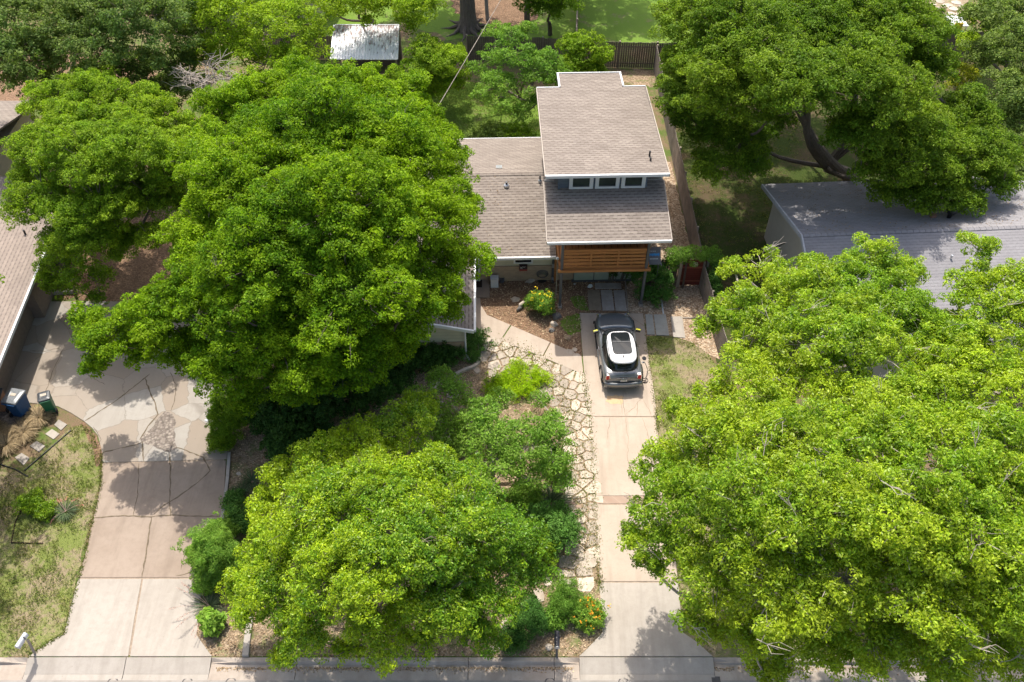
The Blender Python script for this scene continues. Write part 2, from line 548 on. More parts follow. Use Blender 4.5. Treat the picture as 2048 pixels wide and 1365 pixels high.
M['shingle_grey'] = m_shingle('shingle_grey', (0.325, 0.312, 0.315), (0.285, 0.272, 0.275), (0.24, 0.227, 0.23), w=0.32, h=0.155, lines=0.35)
M['shingle_tan'] = m_shingle('shingle_tan_side', (0.40, 0.33, 0.28), (0.36, 0.295, 0.25), (0.27, 0.22, 0.19), rot=R(90), w=0.3, h=0.16, lines=0.6)
M['white'] = m_plain('white_paint', (0.68, 0.68, 0.67), 0.45, 0.4, 0.05, 2)
M['blue_siding'] = m_bands('siding_slate_blue', (0.12, 0.145, 0.185), 2, 0.17, 0.6, 0.4)
M['beige_siding'] = m_bands('siding_beige', (0.56, 0.52, 0.38), 2, 0.2, 0.6, 0.25)
M['stucco'] = m_plain('stucco_beige', (0.50, 0.44, 0.35), 0.85, 0.2, 0.06, 3, 0.1)
M['cedar'] = m_wood('cedar_orange', (0.44, 0.185, 0.06), 'x', rough=0.6, var=0.32)
M['cedar_side'] = m_wood('cedar_orange_side', (0.44, 0.185, 0.06), 'y', rough=0.5, var=0.2)
M['greypost'] = m_plain('post_dark_grey', (0.10, 0.10, 0.105), 0.5, 0.4, 0.1, 4)
M['glass'] = m_glass('glass_dark')
M['glass_green'] = m_glass('glass_dark_green', (0.035, 0.045, 0.036))
M['panel_green'] = m_plain('frosted_green_panel', (0.34, 0.38, 0.30), 0.4, 0.4, 0.15, 3)
M['fence'] = m_bands('fence_weathered', (0.27, 0.225, 0.19), 1, 0.148, 0.9, 0.6, 0.10, 0.35)
M['fence_h'] = m_bands('fence_boards_dark', (0.155, 0.125, 0.105), 2, 0.15, 0.9, 0.5, 0.10, 0.3)
M['fence_cap'] = m_wood('fence_cap', (0.40, 0.33, 0.26), 'y', rough=0.9)
M['bark'] = m_wood('bark_grey_brown', (0.17, 0.135, 0.105), 'z', rough=0.95, var=0.4)
M['bark_pale'] = m_wood('bark_pale', (0.36, 0.31, 0.26), 'z', rough=0.9, var=0.3)
M['wood_grey'] = m_wood('wood_weathered', (0.34, 0.29, 0.24), 'y', rough=0.9)
M['metal'] = m_plain('galvanised', (0.55, 0.56, 0.57), 0.35, 0.5, 0.1, 6, metal=0.7)
M['black'] = m_plain('black_plastic', (0.018, 0.018, 0.02), 0.45, 0.4, 0.2, 8)
M['rubber'] = m_plain('rubber', (0.022, 0.022, 0.024), 0.8, 0.2, 0.2, 20)
M['door_red'] = m_bands('gate_red_boards', (0.15, 0.032, 0.022), 2, 0.14, 0.7, 0.6, 0.12, 0.25)
M['carpaint'] = m_plain('paint_metal_grey', (0.175, 0.185, 0.19), 0.28, 0.5, 0.04, 2, metal=0.35, coat=0.8)
M['cardark'] = m_plain('paint_hood_bluegrey', (0.12, 0.145, 0.165), 0.3, 0.5, 0.04, 2, metal=0.3, coat=0.8)
M['carwhite'] = m_plain('paint_roof_white', (0.83, 0.83, 0.84), 0.25, 0.5, 0.02, 2, coat=0.8)
M['mirror_yellow'] = m_plain('paint_yellow', (0.62, 0.58, 0.04), 0.3, 0.5, 0.03, 2, coat=0.5)
M['lamp_red'] = m_plain('lamp_red', (0.50, 0.008, 0.010), 0.3, 0.3, 0.2, 30)
M['chrome'] = m_plain('chrome', (0.75, 0.75, 0.76), 0.12, 0.5, 0.05, 4, metal=1.0)
M['bin_blue'] = m_plain('plastic_blue', (0.015, 0.075, 0.20), 0.5, 0.4, 0.15, 3)
M['bin_green'] = m_plain('plastic_green', (0.015, 0.13, 0.06), 0.5, 0.4, 0.15, 3)
M['bin_brown'] = m_plain('plastic_brown', (0.36, 0.17, 0.09), 0.55, 0.4, 0.15, 3)
M['lid_grey'] = m_plain('plastic_lid_grey', (0.17, 0.18, 0.19), 0.35, 0.5, 0.15, 3)
M['lid_dark'] = m_plain('plastic_lid_dark', (0.05, 0.055, 0.06), 0.3, 0.5, 0.15, 3)
M['stone_dark'] = m_plain('stone_dark', (0.16, 0.15, 0.14), 0.9, 0.2, 0.3, 5, 0.2)
M['stone'] = m_plain('stone_pale', (0.50, 0.43, 0.35), 0.9, 0.2, 0.25, 5, 0.2)
M['rubble'] = m_gravel('broken_asphalt', [(0.20, 0.165, 0.14), (0.30, 0.25, 0.21), (0.42, 0.36, 0.30)], 9, dark=0.5)
M['yellow_toy'] = m_plain('toy_yellow', (0.60, 0.40, 0.02), 0.4, 0.4, 0.05, 3)
M['teal_toy'] = m_plain('toy_teal', (0.02, 0.22, 0.25), 0.4, 0.4, 0.05, 3)
M['red_toy'] = m_plain('toy_red', (0.45, 0.02, 0.02), 0.4, 0.4, 0.05, 3)
M['rust'] = m_plain('stain_ochre', (0.58, 0.40, 0.235), 0.95, 0.1, 0.12, 9)
M['blue_ink'] = m_plain('blue_print', (0.04, 0.22, 0.50), 0.5, 0.3, 0.1, 3)
M['grey_ink'] = m_plain('grey_print', (0.45, 0.48, 0.50), 0.5, 0.3, 0.1, 3)
M['mat_dark'] = m_plain('doormat', (0.045, 0.03, 0.022), 0.95, 0.1, 0.2, 20)
M['mirrorblack'] = m_plain('grey_print_dark', (0.12, 0.12, 0.13), 0.5, 0.3, 0.1, 3)

def m_metalroof():
    t = NT('roof_white_metal', 0.4, 0.4)
    n = t.noise(2.2, 6, 0.7, t.mapping(scale=(4, 1, 1)))
    sep = t.n('ShaderNodeSeparateXYZ'); t.l(t.co, sep.inputs[0])
    e = t.math('ADD', n, t.math('MULTIPLY', sep.outputs[1], 0.055))
    a = t.mix(t.ramp(e, [(0.60, g(0)), (0.68, g(1))]), (0.80, 0.80, 0.80), (0.30, 0.28, 0.27))
    a = t.mix(t.ramp(e, [(0.72, g(0)), (0.76, g(1))]), a, (0.16, 0.06, 0.035))
    return t.col(a)
M['metalroof'] = m_metalroof()

L = {}
L['oak'] = m_leaf('leaf_dark_green', (0.098, 0.215, 0.008), (0.265, 0.400, 0.010), 0.42)
L['pecan'] = m_leaf('leaf_mid_green', (0.150, 0.270, 0.016), (0.300, 0.420, 0.022), 0.42)
L['bright'] = m_leaf('leaf_bright_green', (0.185, 0.330, 0.018), (0.390, 0.490, 0.026), 0.42, 0.42, 0.3)
L['front'] = m_leaf('leaf_front_oak', (0.125, 0.270, 0.018), (0.420, 0.540, 0.018), 0.40, 0.4, 0.32)
L['deep'] = m_leaf('leaf_deep_green', (0.085, 0.160, 0.030), (0.190, 0.260, 0.055), 0.36)
L['back'] = m_leaf('leaf_far_oak', (0.095, 0.185, 0.012), (0.220, 0.320, 0.020), 0.36)
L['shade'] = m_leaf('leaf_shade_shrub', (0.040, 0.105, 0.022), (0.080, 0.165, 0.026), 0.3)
L['crape'] = m_leaf('leaf_soft_green', (0.155, 0.300, 0.040), (0.270, 0.420, 0.060), 0.44)
L['lime'] = m_leaf('leaf_lime', (0.28, 0.46, 0.008), (0.42, 0.56, 0.010), 0.42)
L['vine'] = m_leaf('leaf_vine', (0.070, 0.180, 0.030), (0.140, 0.280, 0.050), 0.32)
L['yellow'] = m_leaf('leaf_yellow', (0.28, 0.34, 0.02), (0.42, 0.42, 0.02), 0.35)
L['strap'] = m_leaf('leaf_strap', (0.065, 0.105, 0.045), (0.12, 0.155, 0.07), 0.2)
L['dry'] = m_leaf('leaf_dry_grass', (0.33, 0.25, 0.15), (0.46, 0.36, 0.23), 0.3, 0.8, 0.1)
L['flower_p'] = m_leaf('flower_pale_pink', (0.60, 0.36, 0.30), (0.66, 0.46, 0.40), 0.2)
L['grass'] = m_leaf('grass_blade', (0.135, 0.205, 0.030), (0.30, 0.29, 0.10), 0.40, 0.7, 0.15)
L['fall'] = m_leaf('fallen_leaf', (0.24, 0.155, 0.085), (0.56, 0.43, 0.28), 0.1, 0.8, 0.1)
L['flower_y'] = m_leaf('flower_yellow', (0.75, 0.50, 0.02), (0.80, 0.66, 0.03), 0.2)
L['flower_o'] = m_leaf('flower_orange', (0.78, 0.22, 0.02), (0.82, 0.48, 0.03), 0.2)
L['flower_r'] = m_leaf('flower_coral', (0.62, 0.16, 0.12), (0.70, 0.25, 0.20), 0.2)
# ------------------------------------------------------------------ the setting: ground, street, drives
def P(*pts, z=0.0): return [at2(x, y, z) for x, y in pts]

def struct(o): return tag(o, kind='structure')

YK, YF, YG = 13.88, 13.70, 13.12        # back of kerb, kerb face, gutter edge
mb = MB(); mb.sheet([(-140, YK - .01), (140, YK - .01), (140, 260), (-140, 260)], 0.0)
mb.sheet([(-140, -140), (140, -140), (140, 3.5), (-140, 3.5)], 0.0)
struct(mb.build('ground', M['ground']))
mb = MB(); mb.sheet([(-140, 4.2), (140, 4.2), (140, YG + .03), (-140, YG + .03)], -0.150)
struct(mb.build('road', M['asphalt']))
mb = MB()
for cx, ph in ((226, 0), (375, 1), (462, 2), (1100, 3), (1247, 4)):
    c = at(cx, 1362, -0.146)
    pts = [(c.x + 0.17 * math.cos(a), c.y - .05 + 0.15 * math.sin(a)) for a in np.linspace(R(20), R(250), 10)]
    ribbon(mb, pts, 0.045, -0.146)
c = at(1150, 1354, -0.146)
mb.sheet([(c.x + 0.13 * math.cos(a), c.y + 0.09 * math.sin(a)) for a in np.linspace(0, 6.1, 10)], -0.146)
c = at(1433, 1362, -0.146)
mb.box(c.x - .16, c.x + .14, c.y - .35, c.y + .16, -0.148, -0.143)
struct(mb.build('road_tar_marks', M['tar']))

# kerb with two driveway openings
LX0, LX1 = at(57, 1313).x, at(424, 1313).x
RX0, RX1 = at(1158, 1313).x, at(1426, 1313).x
mb = MB()
prof = [(YK, 0.0), (YK, 0.012), (YF + .05, 0.012), (YF + .015, -0.01), (YF - .02, -0.125), (YG + .02, -0.148), (YG, -0.149)]
def kerb_run(xa, xb, ta, tb):
    """ta/tb: taper (fade of the upstand) at either end"""
    xs = []
    x = xa
    while x < xb - 0.01:
        xs.append(x); x += 3.05
    segs = [(s, min(s + 3.03, xb)) for s in xs]
    for a, b in segs:
        rings = []
        for xx in np.linspace(a, b, 6):
            k = 1.0
            if ta and xx - xa < 0.9: k = max(0.0, (xx - xa) / 0.9)
            if tb and xb - xx < 0.9: k = min(k, max(0.0, (xb - xx) / 0.9))
            rr = []
            for y, z in prof:
                if y > YF - .03 and z > -0.13:
                    zr = -0.118 + (0.13) * (0.012 + 0.118 - 0.0) / 0.13 * k if y < YK - .02 else z
                    z = min(z, max(zr, -0.12)) if y < YK - .02 else z
                rr.append((xx, y, z))
            rr += [(xx, YG, -0.3), (xx, YK, -0.3)]
            rings.append(rr)
        mb.loft(rings)
kerb_run(-40, LX0, False, True)
kerb_run(LX1, RX0, True, True)
kerb_run(RX1, 42, True, False)
struct(mb.build('kerb', M['conc_kerb']))
mb = MB()
for x in np.arange(-40, 42, 3.05):
    mb.box(x, x + 3.0, 3.5, 4.2, -0.3, -0.02)
struct(mb.build('far_kerb', M['conc_kerb']))

# ---- driveway of the house in the middle
def slabs(name, polys, mat, z=0.03, gap=0.0):
    m = MB()
    for p in polys:
        pts = P(*p, z=z)
        if sum(pts[i][0] * pts[(i + 1) % len(pts)][1] - pts[(i + 1) % len(pts)][0] * pts[i][1] for i in range(len(pts))) < 0: pts = pts[::-1]
        m.prism(pts, -0.1, z)
    o = m.build(name, mat, bevel=0.012)
    return struct(o)
slabs('driveway', [
    [(1159, 626), (1286, 627), (1291, 668), (1301, 740), (1311, 800), (1313, 833), (1182, 832.5), (1176, 800), (1168, 740)],
    [(1182, 834.5), (1313, 835), (1316, 870), (1326, 930), (1333, 991), (1194, 992), (1190, 988), (1188, 940), (1185, 880)],
    [(1192, 1010), (1336, 1010), (1346, 1080), (1357, 1163), (1203, 1163), (1199, 1156), (1197, 1090), (1189, 1020)]], M['conc_tan'])
slabs('driveway_end', [
    [(1206, 1165.5), (1357, 1165.5), (1361, 1218), (1366, 1265), (1395, 1285), (1426, 1313), (1158, 1313), (1175, 1297), (1205, 1265), (1203, 1224), (1199, 1175), (1201, 1168)]], M['conc_white'])
mb = MB(); mb.prism(P((1336, 1008), (1334, 993), (1190, 993), (1191, 1008))[::-1], -0.05, 0.022)
struct(mb.build('brick_band', M['brickred']))

def apron(name, xa, xb, mat, joints=()):
    m = MB(); cuts = [xa] + list(joints) + [xb]
    for a, b in zip(cuts[:-1], cuts[1:]):
        a += 0.012; b -= 0.012
        m.slab([(a, YG + .22, -0.135), (b, YG + .22, -0.135), (b, YK - .0, 0.026), (a, YK - .0, 0.026)], 0.2)
        m.slab([(a, YG, -0.149), (b, YG, -0.149), (b, YG + .215, -0.137), (a, YG + .215, -0.137)], 0.2)
    return struct(m.build(name, mat))
apron('driveway_apron', RX0, RX1, M['conc_white'])
apron('neighbour_driveway_apron', LX0, LX1, M['conc_white'], (at(254, 1313).x,))

# ---- neighbour's driveway on the left
slabs('neighbour_driveway_end', [
    [(156, 1158), (283, 1158), (269, 1235), (256, 1313), (57, 1313), (74, 1300), (102, 1281), (129, 1267), (137, 1230), (146, 1195)],
    [(286, 1158), (404, 1158), (401, 1200), (397, 1240), (393, 1270), (424, 1313), (260, 1313), (273, 1235)]], M['conc_white'])
slabs('neighbour_driveway_middle', [
    [(204, 928), (330, 925), (452, 921), (448, 985), (440, 1067), (420, 1110), (404, 1155), (157, 1155), (163, 1135), (175, 1090), (185, 1045), (194, 1005), (202, 968)]], M['conc_pink'])
slabs('neighbour_driveway_top', [
    [(72, 603), (390, 603), (470, 800), (462, 860), (453, 918), (330, 922), (204, 925), (204, 905), (196, 872), (184, 856), (169, 843.5), (142, 826), (116, 813), (62, 806), (-60, 806), (-60, 790)]], M['conc_patch'])
mb = MB()
rb = rag(P((330, 822), (345, 828), (352, 845), (350, 870), (353, 895), (340, 905), (315, 897), (285, 885), (280, 878), (300, 860), (318, 835), z=.03), 0.05, 0.2, 3)
mb.sheet(rb, 0.034)
struct(mb.build('broken_driveway_patch', M['rubble']))
mb = MB(); z = 0.0345
C1 = [((300, 748), (235, 800), (169, 843)), ((204, 906), (240, 897), (278, 888), (287, 884)), ((290, 757), (300, 785), (312, 812), (316, 830), (296, 853), (279, 880)),
      ((285, 884), (286, 905), (288, 925)), ((340, 907), (341, 960), (339, 1000), (341, 1032)), ((353, 895), (380, 905), (407, 915), (420, 941), (405, 958), (370, 985), (330, 1010), (307, 1030)),
      ((303, 1034), (295, 1090), (284, 1156)), ((187, 1036), (240, 1032), (303, 1034), (345, 1030), (380, 1033), (441, 1033)), ((278, 925), (276, 990), (266, 1033)),
      ((186, 854), (197, 868), (202, 880), (196, 895)), ((60, 702), (90, 703), (125, 695)), ((155, 745), (175, 750), (210, 770)), ((130, 690), (105, 745), (88, 795)), ((342, 822), (350, 800), (352, 770), (340, 745)),
      ((362, 1140), (372, 1100), (378, 1092)), ((352, 1152), (370, 1148), (392, 1140))]
for i, c in enumerate(C1): ribbon(mb, P(*c, z=.03), 0.055 if i < 8 else 0.03, z, 0.02, i)
struct(mb.build('driveway_cracks', M['crack']))
mb = MB()
C2 = [((1246, 786), (1247, 803), (1246, 815), (1252, 833)), ((1252, 836), (1254, 860), (1257, 880), (1255, 915), (1261, 940), (1258, 965)), ((1252, 828), (1270, 816), (1275, 804), (1285, 797), (1297, 819), (1302, 832)),
      ((1275, 804), (1273, 832)), ((1245, 830), (1240, 800)), ((1284, 835), (1296, 870), (1300, 910)), ((1220, 835), (1215, 880)), ((1240, 700), (1232, 640), (1236, 627)), ((1292, 655), (1270, 640), (1255, 627))]
for i, c in enumerate(C2): ribbon(mb, P(*c, z=.03), 0.026, z, 0.03, i + 30)
struct(mb.build('driveway_hairline_cracks', M['crack_soft']))
mb = MB(); mb.sheet(rag(P((1214, 792), (1243, 791), (1248, 800), (1243, 810), (1222, 808), (1212, 803), z=.03), 0.05, 0.12, 9), 0.0343)
struct(mb.build('driveway_stain', M['rust']))

mb = MB()
mb.sheet(P((1162, 628), (1284, 629), (1311, 833), (1333, 991), (1335, 1012), (1355, 1163), (1363, 1264), (1208, 1264), (1192, 1010), (1184, 833)), 0.012)
mb.sheet(P((160, 1154), (190, 1050), (206, 970), (207, 915), (449, 915), (440, 1060), (418, 1105), (396, 1210), (390, 1268), (418, 1311), (62, 1311), (130, 1265)), 0.012)
struct(mb.build('driveway_joints', M['crack_soft']))
# ---- front walk and porch
wk = [
    [(947, 588), (960, 596), (962, 610), (974, 630), (1021, 650), (1001, 680), (976, 671), (947, 662)],
    [(1023, 651), (1100, 684.5), (1084, 714), (1003, 681)],
    [(1102, 685.5), (1163, 712), (1167, 749), (1086, 715)]]
slabs('front_walk', wk, M['conc_tan'], z=0.032)
mb = MB(); mb.prism(P((940, 555), (979, 555), (979, 593.5), (940, 593.5), z=.12)[::-1], -0.05, 0.12)
struct(mb.build('porch_slab', M['conc_pink'], bevel=0.02))

# ---- planting areas
def area(name, poly, z, mat, amp=0.1, seed=0, step=0.25):
    m = MB(); pl = rag(poly, amp, step, seed); m.sheet(pl, z)
    struct(m.build(name, mat)); return poly
A_bed = area('mulch_bed', P((930, 556), (1250, 554), (1256, 582), (1262, 626), (1159, 626), (1164, 714), (1101, 686), (1022, 652), (974, 632), (962, 612), (930, 598)), 0.008, M['mulch'], 0.02, 1)
A_front = area('front_bed', P((424, 1313), (392, 1270), (399, 1211), (420, 1100), (441, 1060), (455, 915), (470, 780), (700, 690), (900, 670), (975, 670), (1085, 718), (1167, 752), (1183, 870), (1190, 1010), (1201, 1163), (1205, 1265), (1158, 1313)), 0.006, M['litter'], 0.0, 2)
A_under = area('left_side_bed', P((290, 420), (380, 430), (420, 600), (215, 602), (125, 598), (140, 500)), 0.006, M['mulch'], 0.15, 3)
A_grav = area('gravel_side_yard', [at2(1250, 575), at2(1262, 560), (6.35, 33.9), (6.6, 44.0), (7.3, 45.0), (9.3, 43.8), (9.4, 33.3), at2(1444, 720), at2(1420, 712), at2(1373, 680), at2(1340, 672), at2(1292, 673), at2(1288, 628), at2(1256, 625)], 0.010, M['gravel'], 0.05, 4)
A_left = area('left_lawn', P((-300, 905), (-100, 925), (20, 945), (60, 945), (100, 900), (142, 856), (165, 850), (186, 862), (199, 905), (198, 970), (160, 1130), (150, 1160), (127, 1262), (72, 1297), (52, 1313), (-300, 1313)), 0.004, M['lawn'], 0.06, 5)
A_right = area('right_lawn_strip', P((1293, 673), (1345, 676), (1400, 690), (1440, 740), (1480, 860), (1560, 1000), (1600, 1313), (1428, 1313), (1368, 1266), (1360, 1200), (1316, 870)), 0.005, M['lawn'], 0.06, 6)
A_back = area('back_lawn', P((700, 150), (880, 150), (930, 160), (1090, 200), (1090, 300), (700, 300)), 0.004, M['lawn_green'], 0.3, 7, 0.6)
A_far = area('far_lawn', P((640, -160), (1390, -160), (1400, 92), (1080, 92), (900, 78), (780, 40), (640, 100)), 0.004, M['lawn_green'], 0.3, 8, 0.6)
A_fir = area('far_leaf_litter', P((885, -60), (1050, -60), (1075, 40), (1030, 62), (960, 50), (905, 20)), 0.008, M['mulch'], 0.3, 9, 0.5)
area('patch_of_dirt_behind', P((1235, 140), (1320, 140), (1325, 170), (1300, 175), (1240, 165)), 0.008, M['litter'], 0.2, 10)
area('patch_of_dirt_left', P((900, 140), (940, 140), (930, 175), (905, 180)), 0.0085, M['mulch'], 0.2, 11)
A_tl = area('top_left_leaf_litter', P((-60, 110), (300, 110), (330, 180), (250, 215), (-60, 205)), 0.006, M['mulch'], 0.3, 12, .6)
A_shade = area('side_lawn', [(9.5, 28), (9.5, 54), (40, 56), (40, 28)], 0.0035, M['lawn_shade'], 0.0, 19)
A_tuft1 = area('grass_patch', P((1141, 595), (1168, 592), (1179, 622), (1162, 623), (1150, 612)), 0.013, M['lawn_green'], 0.08, 13, .12)
A_tuft2 = area('grass_patch_lower', P((1122, 640), (1150, 628), (1162, 630), (1163, 662), (1140, 672), (1124, 660)), 0.013, M['lawn_green'], 0.08, 14, .12)
area('bare_strip_by_drive', P((168, 844), (182, 858), (197, 880), (204, 905), (204, 930), (192, 935), (186, 900), (172, 866), (160, 848)), 0.009, M['mulch'], 0.04, 15)
area('bin_pad_dirt', P((-60, 806), (60, 808), (50, 850), (20, 868), (-60, 870)), 0.011, M['rubble'], 0.06, 16)
area('patio_flagstones', P((1850, -40), (1935, -40), (1935, 8), (1930, 22), (1850, 22)), 0.01, M['grout'], 0.1, 17)
area('toy_corner_dirt', P((1870, 70), (1960, 70), (1960, 104), (1870, 104)), 0.0095, M['litter'], 0.2, 18)

# loose things on the ground that nobody could count
rng = np.random.default_rng(5)
def scatter(poly, dens):
    xs = [p[0] for p in poly]; ys = [p[1] for p in poly]
    a = (max(xs) - min(xs)) * (max(ys) - min(ys))
    n = int(a * dens)
    x = rng.uniform(min(xs), max(xs), n); y = rng.uniform(min(ys), max(ys), n)
    k = inpoly(x, y, poly)
    return x[k], y[k]

def lf(x, y, s=0.35, ph=0.0):
    """cheap smooth noise in 0..1"""
    v = np.sin(x * s * 2.1 + 1.3 + ph) + np.sin(y * s * 2.7 + 4.1 + ph) + np.sin((x + y) * s * 4.3 + 2.2 * ph) + np.sin((x - 1.7 * y) * s * 6.1 + 0.7 + ph) * 0.7 + np.sin((1.9 * x + .6 * y) * s * 9.3 + ph) * 0.5
    return np.clip(v / 6.5 + 0.5, 0, 1)

def leaf_mesh(name, c, nrm, length, aspect, tint, mat, parent=None, fold=0.12, tri=False):
    """c (N,3), nrm (N,3), length (N,), tint (N,3)"""
    n = len(c)
    nrm = nrm / np.maximum(np.linalg.norm(nrm, axis=1, keepdims=True), 1e-6)
    r = rng.normal(size=(n, 3))
    t = np.cross(nrm, r); t /= np.maximum(np.linalg.norm(t, axis=1, keepdims=True), 1e-6)
    b = np.cross(nrm, t)
    Ln = length[:, None]
    a = aspect
    v = np.empty((n, 4, 3))
    v[:, 0] = c - t * Ln * .5
    v[:, 1] = c + b * Ln * .5 * a + nrm * Ln * fold
    v[:, 2] = c + t * Ln * .5
    v[:, 3] = c - b * Ln * .5 * a + nrm * Ln * fold
    return quads(name, v, tint, mat, parent)

def quads(name, v, tint, mat, parent=None):
    n = len(v)
    me = bpy.data.meshes.new(name)
    me.vertices.add(n * 4); me.vertices.foreach_set('co', v.reshape(-1).astype(np.float32))
    me.loops.add(n * 4); me.loops.foreach_set('vertex_index', np.arange(n * 4, dtype=np.int32))
    me.polygons.add(n); me.polygons.foreach_set('loop_start', np.arange(0, n * 4, 4, dtype=np.int32))
    try: me.polygons.foreach_set('loop_total', np.full(n, 4, np.int32))
    except Exception: pass
    ca = me.color_attributes.new('tint', 'BYTE_COLOR', 'POINT')
    col = np.ones((n, 4, 4), np.float32); col[:, :, :3] = tint[:, None, :]
    ca.data.foreach_set('color', col.reshape(-1))
    me.materials.append(mat)
    me.update(calc_edges=True)
    o = bpy.data.objects.new(name, me)
    S.collection.objects.link(o)
    if parent is not None: o.parent = parent
    return o

def ground_bits(name, polys, dens, size, mat, upright, z=0.012, asp=0.6, thin=None):
    X = []; Y = []
    for p in polys:
        x, y = scatter(p, dens)
        X.append(x); Y.append(y)
    x = np.concatenate(X); y = np.concatenate(Y)
    if thin is not None:
        f = lf(x, y, 0.5, thin) + (lf(x, y, 2.3, thin + 3) - 0.5) * 0.8
        k = rng.random(len(x)) < np.clip((f - 0.30) * 2.2, 0.10, 1)
        x, y = x[k], y[k]
    n = len(x)
    s = size * rng.uniform(0.5, 1.4, n)
    nr = rng.normal(size=(n, 3)) * (1.0 if upright else 0.35)
    nr[:, 2] = nr[:, 2] * .3 + (0.75 if upright else 1.0)
    c = np.stack([x, y, z + (s * 0.45 if upright else s * .08)], 1)
    t = np.stack([rng.random(n), np.clip(lf(x, y, 0.8, 2) + rng.normal(0, .25, n), 0, 1), rng.random(n)], 1)
    return tag(leaf_mesh(name, c, nr, s, asp, t, mat), kind='stuff')

o = ground_bits('grass', [A_left, A_right], 700, 0.08, L['grass'], True, 0.01, 0.3, thin=1.0)
tag(o, 'patchy sunlit lawn grass beside both driveways')
o = ground_bits('grass', [A_back, A_tuft1, A_tuft2], 330, 0.075, L['grass'], True, 0.01, 0.35)
tag(o, 'green grass of the back lawn and the small patches by the driveway')
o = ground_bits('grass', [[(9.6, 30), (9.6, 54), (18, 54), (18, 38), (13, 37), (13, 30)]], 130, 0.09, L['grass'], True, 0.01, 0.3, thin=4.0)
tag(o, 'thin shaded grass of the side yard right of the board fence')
o = ground_bits('leaf_litter', [A_front, A_bed], 120, 0.075, L['fall'], False, 0.016, 0.6)
tag(o, 'dry fallen leaves lying over the planting beds')
# ------------------------------------------------------------------ the house in the middle
HRZ = R(1.69)
house = empty('house', (1.59, 30.97, 0), HRZ, 'single-storey taupe-roofed house with a tall slate-blue wing and an orange cedar balcony', 'house')
HM = house.matrix_basis if False else (Matrix.Translation((1.59, 30.97, 0)) @ Matrix.Rotation(HRZ, 4, 'Z'))
def hpt(x, y, z): return HM @ Vector((x, y, z))
def hloc(px, py, z): return HM.inverted() @ at(px, py, z)
WL, WH = -11.6, 12.16                          # left end of the main body, rear eave
sl = 0.25
ze, zr, yr = 2.15, 3.41, 7.12
roof_t = 0.10
# main roof, low part
mb = MB()
mb.slab([(WL, 2.08, ze), (.62, 2.08, ze), (.62, yr, zr), (WL, yr, zr)], roof_t)
mb.slab([(WL, yr + .001, zr), (.62, yr + .001, zr), (.62, WH, ze), (WL, WH, ze)], roof_t)
mroof = tag(mb.build('main_roof', M['shingle'], house), 'taupe shingle gable roof of the low wing')
mb = MB()
for i in range(46):                              # ridge cap shingles
    x = WL + i * .265
    mb.slab([(x, yr - .14, zr - .012), (x + .262, yr - .14, zr - .012), (x + .262, yr, zr + .03), (x, yr, zr + .03)], .02)
    mb.slab([(x, yr, zr + .03), (x + .262, yr, zr + .03), (x + .262, yr + .14, zr - .012), (x, yr + .14, zr - .012)], .02)
mb.build('ridge_cap', M['shingle'], mroof)
# front gable wing on the left
ex, rx, x2 = -3.385, -7.0, -10.6
zw = ze + (ex - rx) * .26
mb = MB()
mb.slab([(rx, -2.82, zw), (ex, -2.82, ze + .004), (ex, 2.10, ze + .004), (rx, 2.08 + (zw - ze) / sl, zw)], roof_t)
mb.slab([(x2, -2.82, ze + .004), (rx - .001, -2.82, zw), (rx - .001, 2.08 + (zw - ze) / sl, zw), (x2, 2.10, ze + .004)], roof_t)
mb.build('gable_wing_roof', M['shingle_side'], house)
# high roofs of the tall wing
mb = MB()
mb.slab([(0, 0, 4.8), (5.58, 0, 4.8), (5.58, 3.28, 4.8 + .27 * 3.28), (0, 3.28, 4.8 + .27 * 3.28)], .10)
mb.build('porch_roof', M['shingle'], house)
zu0, zu1 = 6.71, 6.22
yb = 10.6
mb = MB()
mb.slab([(0, 2.40, zu0), (5.58, 2.40, zu0), (5.62, yb, zu1), (0.04, yb, zu1)], .12)
mb.slab([(1.24, yb - .3, zu1 + .021), (4.45, yb - .3, zu1 + .021), (4.45, 12.1, zu1 - .07), (1.24, 12.1, zu1 - .07)], .12)
mb.build('upper_roof', M['shingle'], house)
# fascias and gutters
mb = MB()
mb.box(ex + .0, .60, 1.98, 2.075, ze - .13, ze + .012)
mb.build('gutter', M['white'], house)
mb = MB(); mb.box(-0.01, 5.59, -.085, -.003, 4.69, 4.812)
mb.build('gutter', M['white'], house)
mb = MB(); mb.box(-0.01, 5.59, 2.29, 2.397, zu0 - .13, zu0 + .010)
mb.build('gutter', M['white'], house)
mb = MB(); mb.box(ex + .003, ex + .10, -2.84, 2.0, ze - .12, ze + .014)
mb.build('gutter', M['white'], house)
mb = MB()
mb.box(WL, 0.6, WH + .003, WH + .05, ze - .14, ze + .02)
for a, b in (((x2, ze), (rx, zw)), ((rx, zw), (ex, ze))):
    mb.hexa([(a[0], -2.90, a[1] - .15), (b[0], -2.90, b[1] - .15), (b[0], -2.823, b[1] - .15), (a[0], -2.823, a[1] - .15)],
            [(a[0], -2.90, a[1] + .02), (b[0], -2.90, b[1] + .02), (b[0], -2.823, b[1] + .02), (a[0], -2.823, a[1] + .02)])
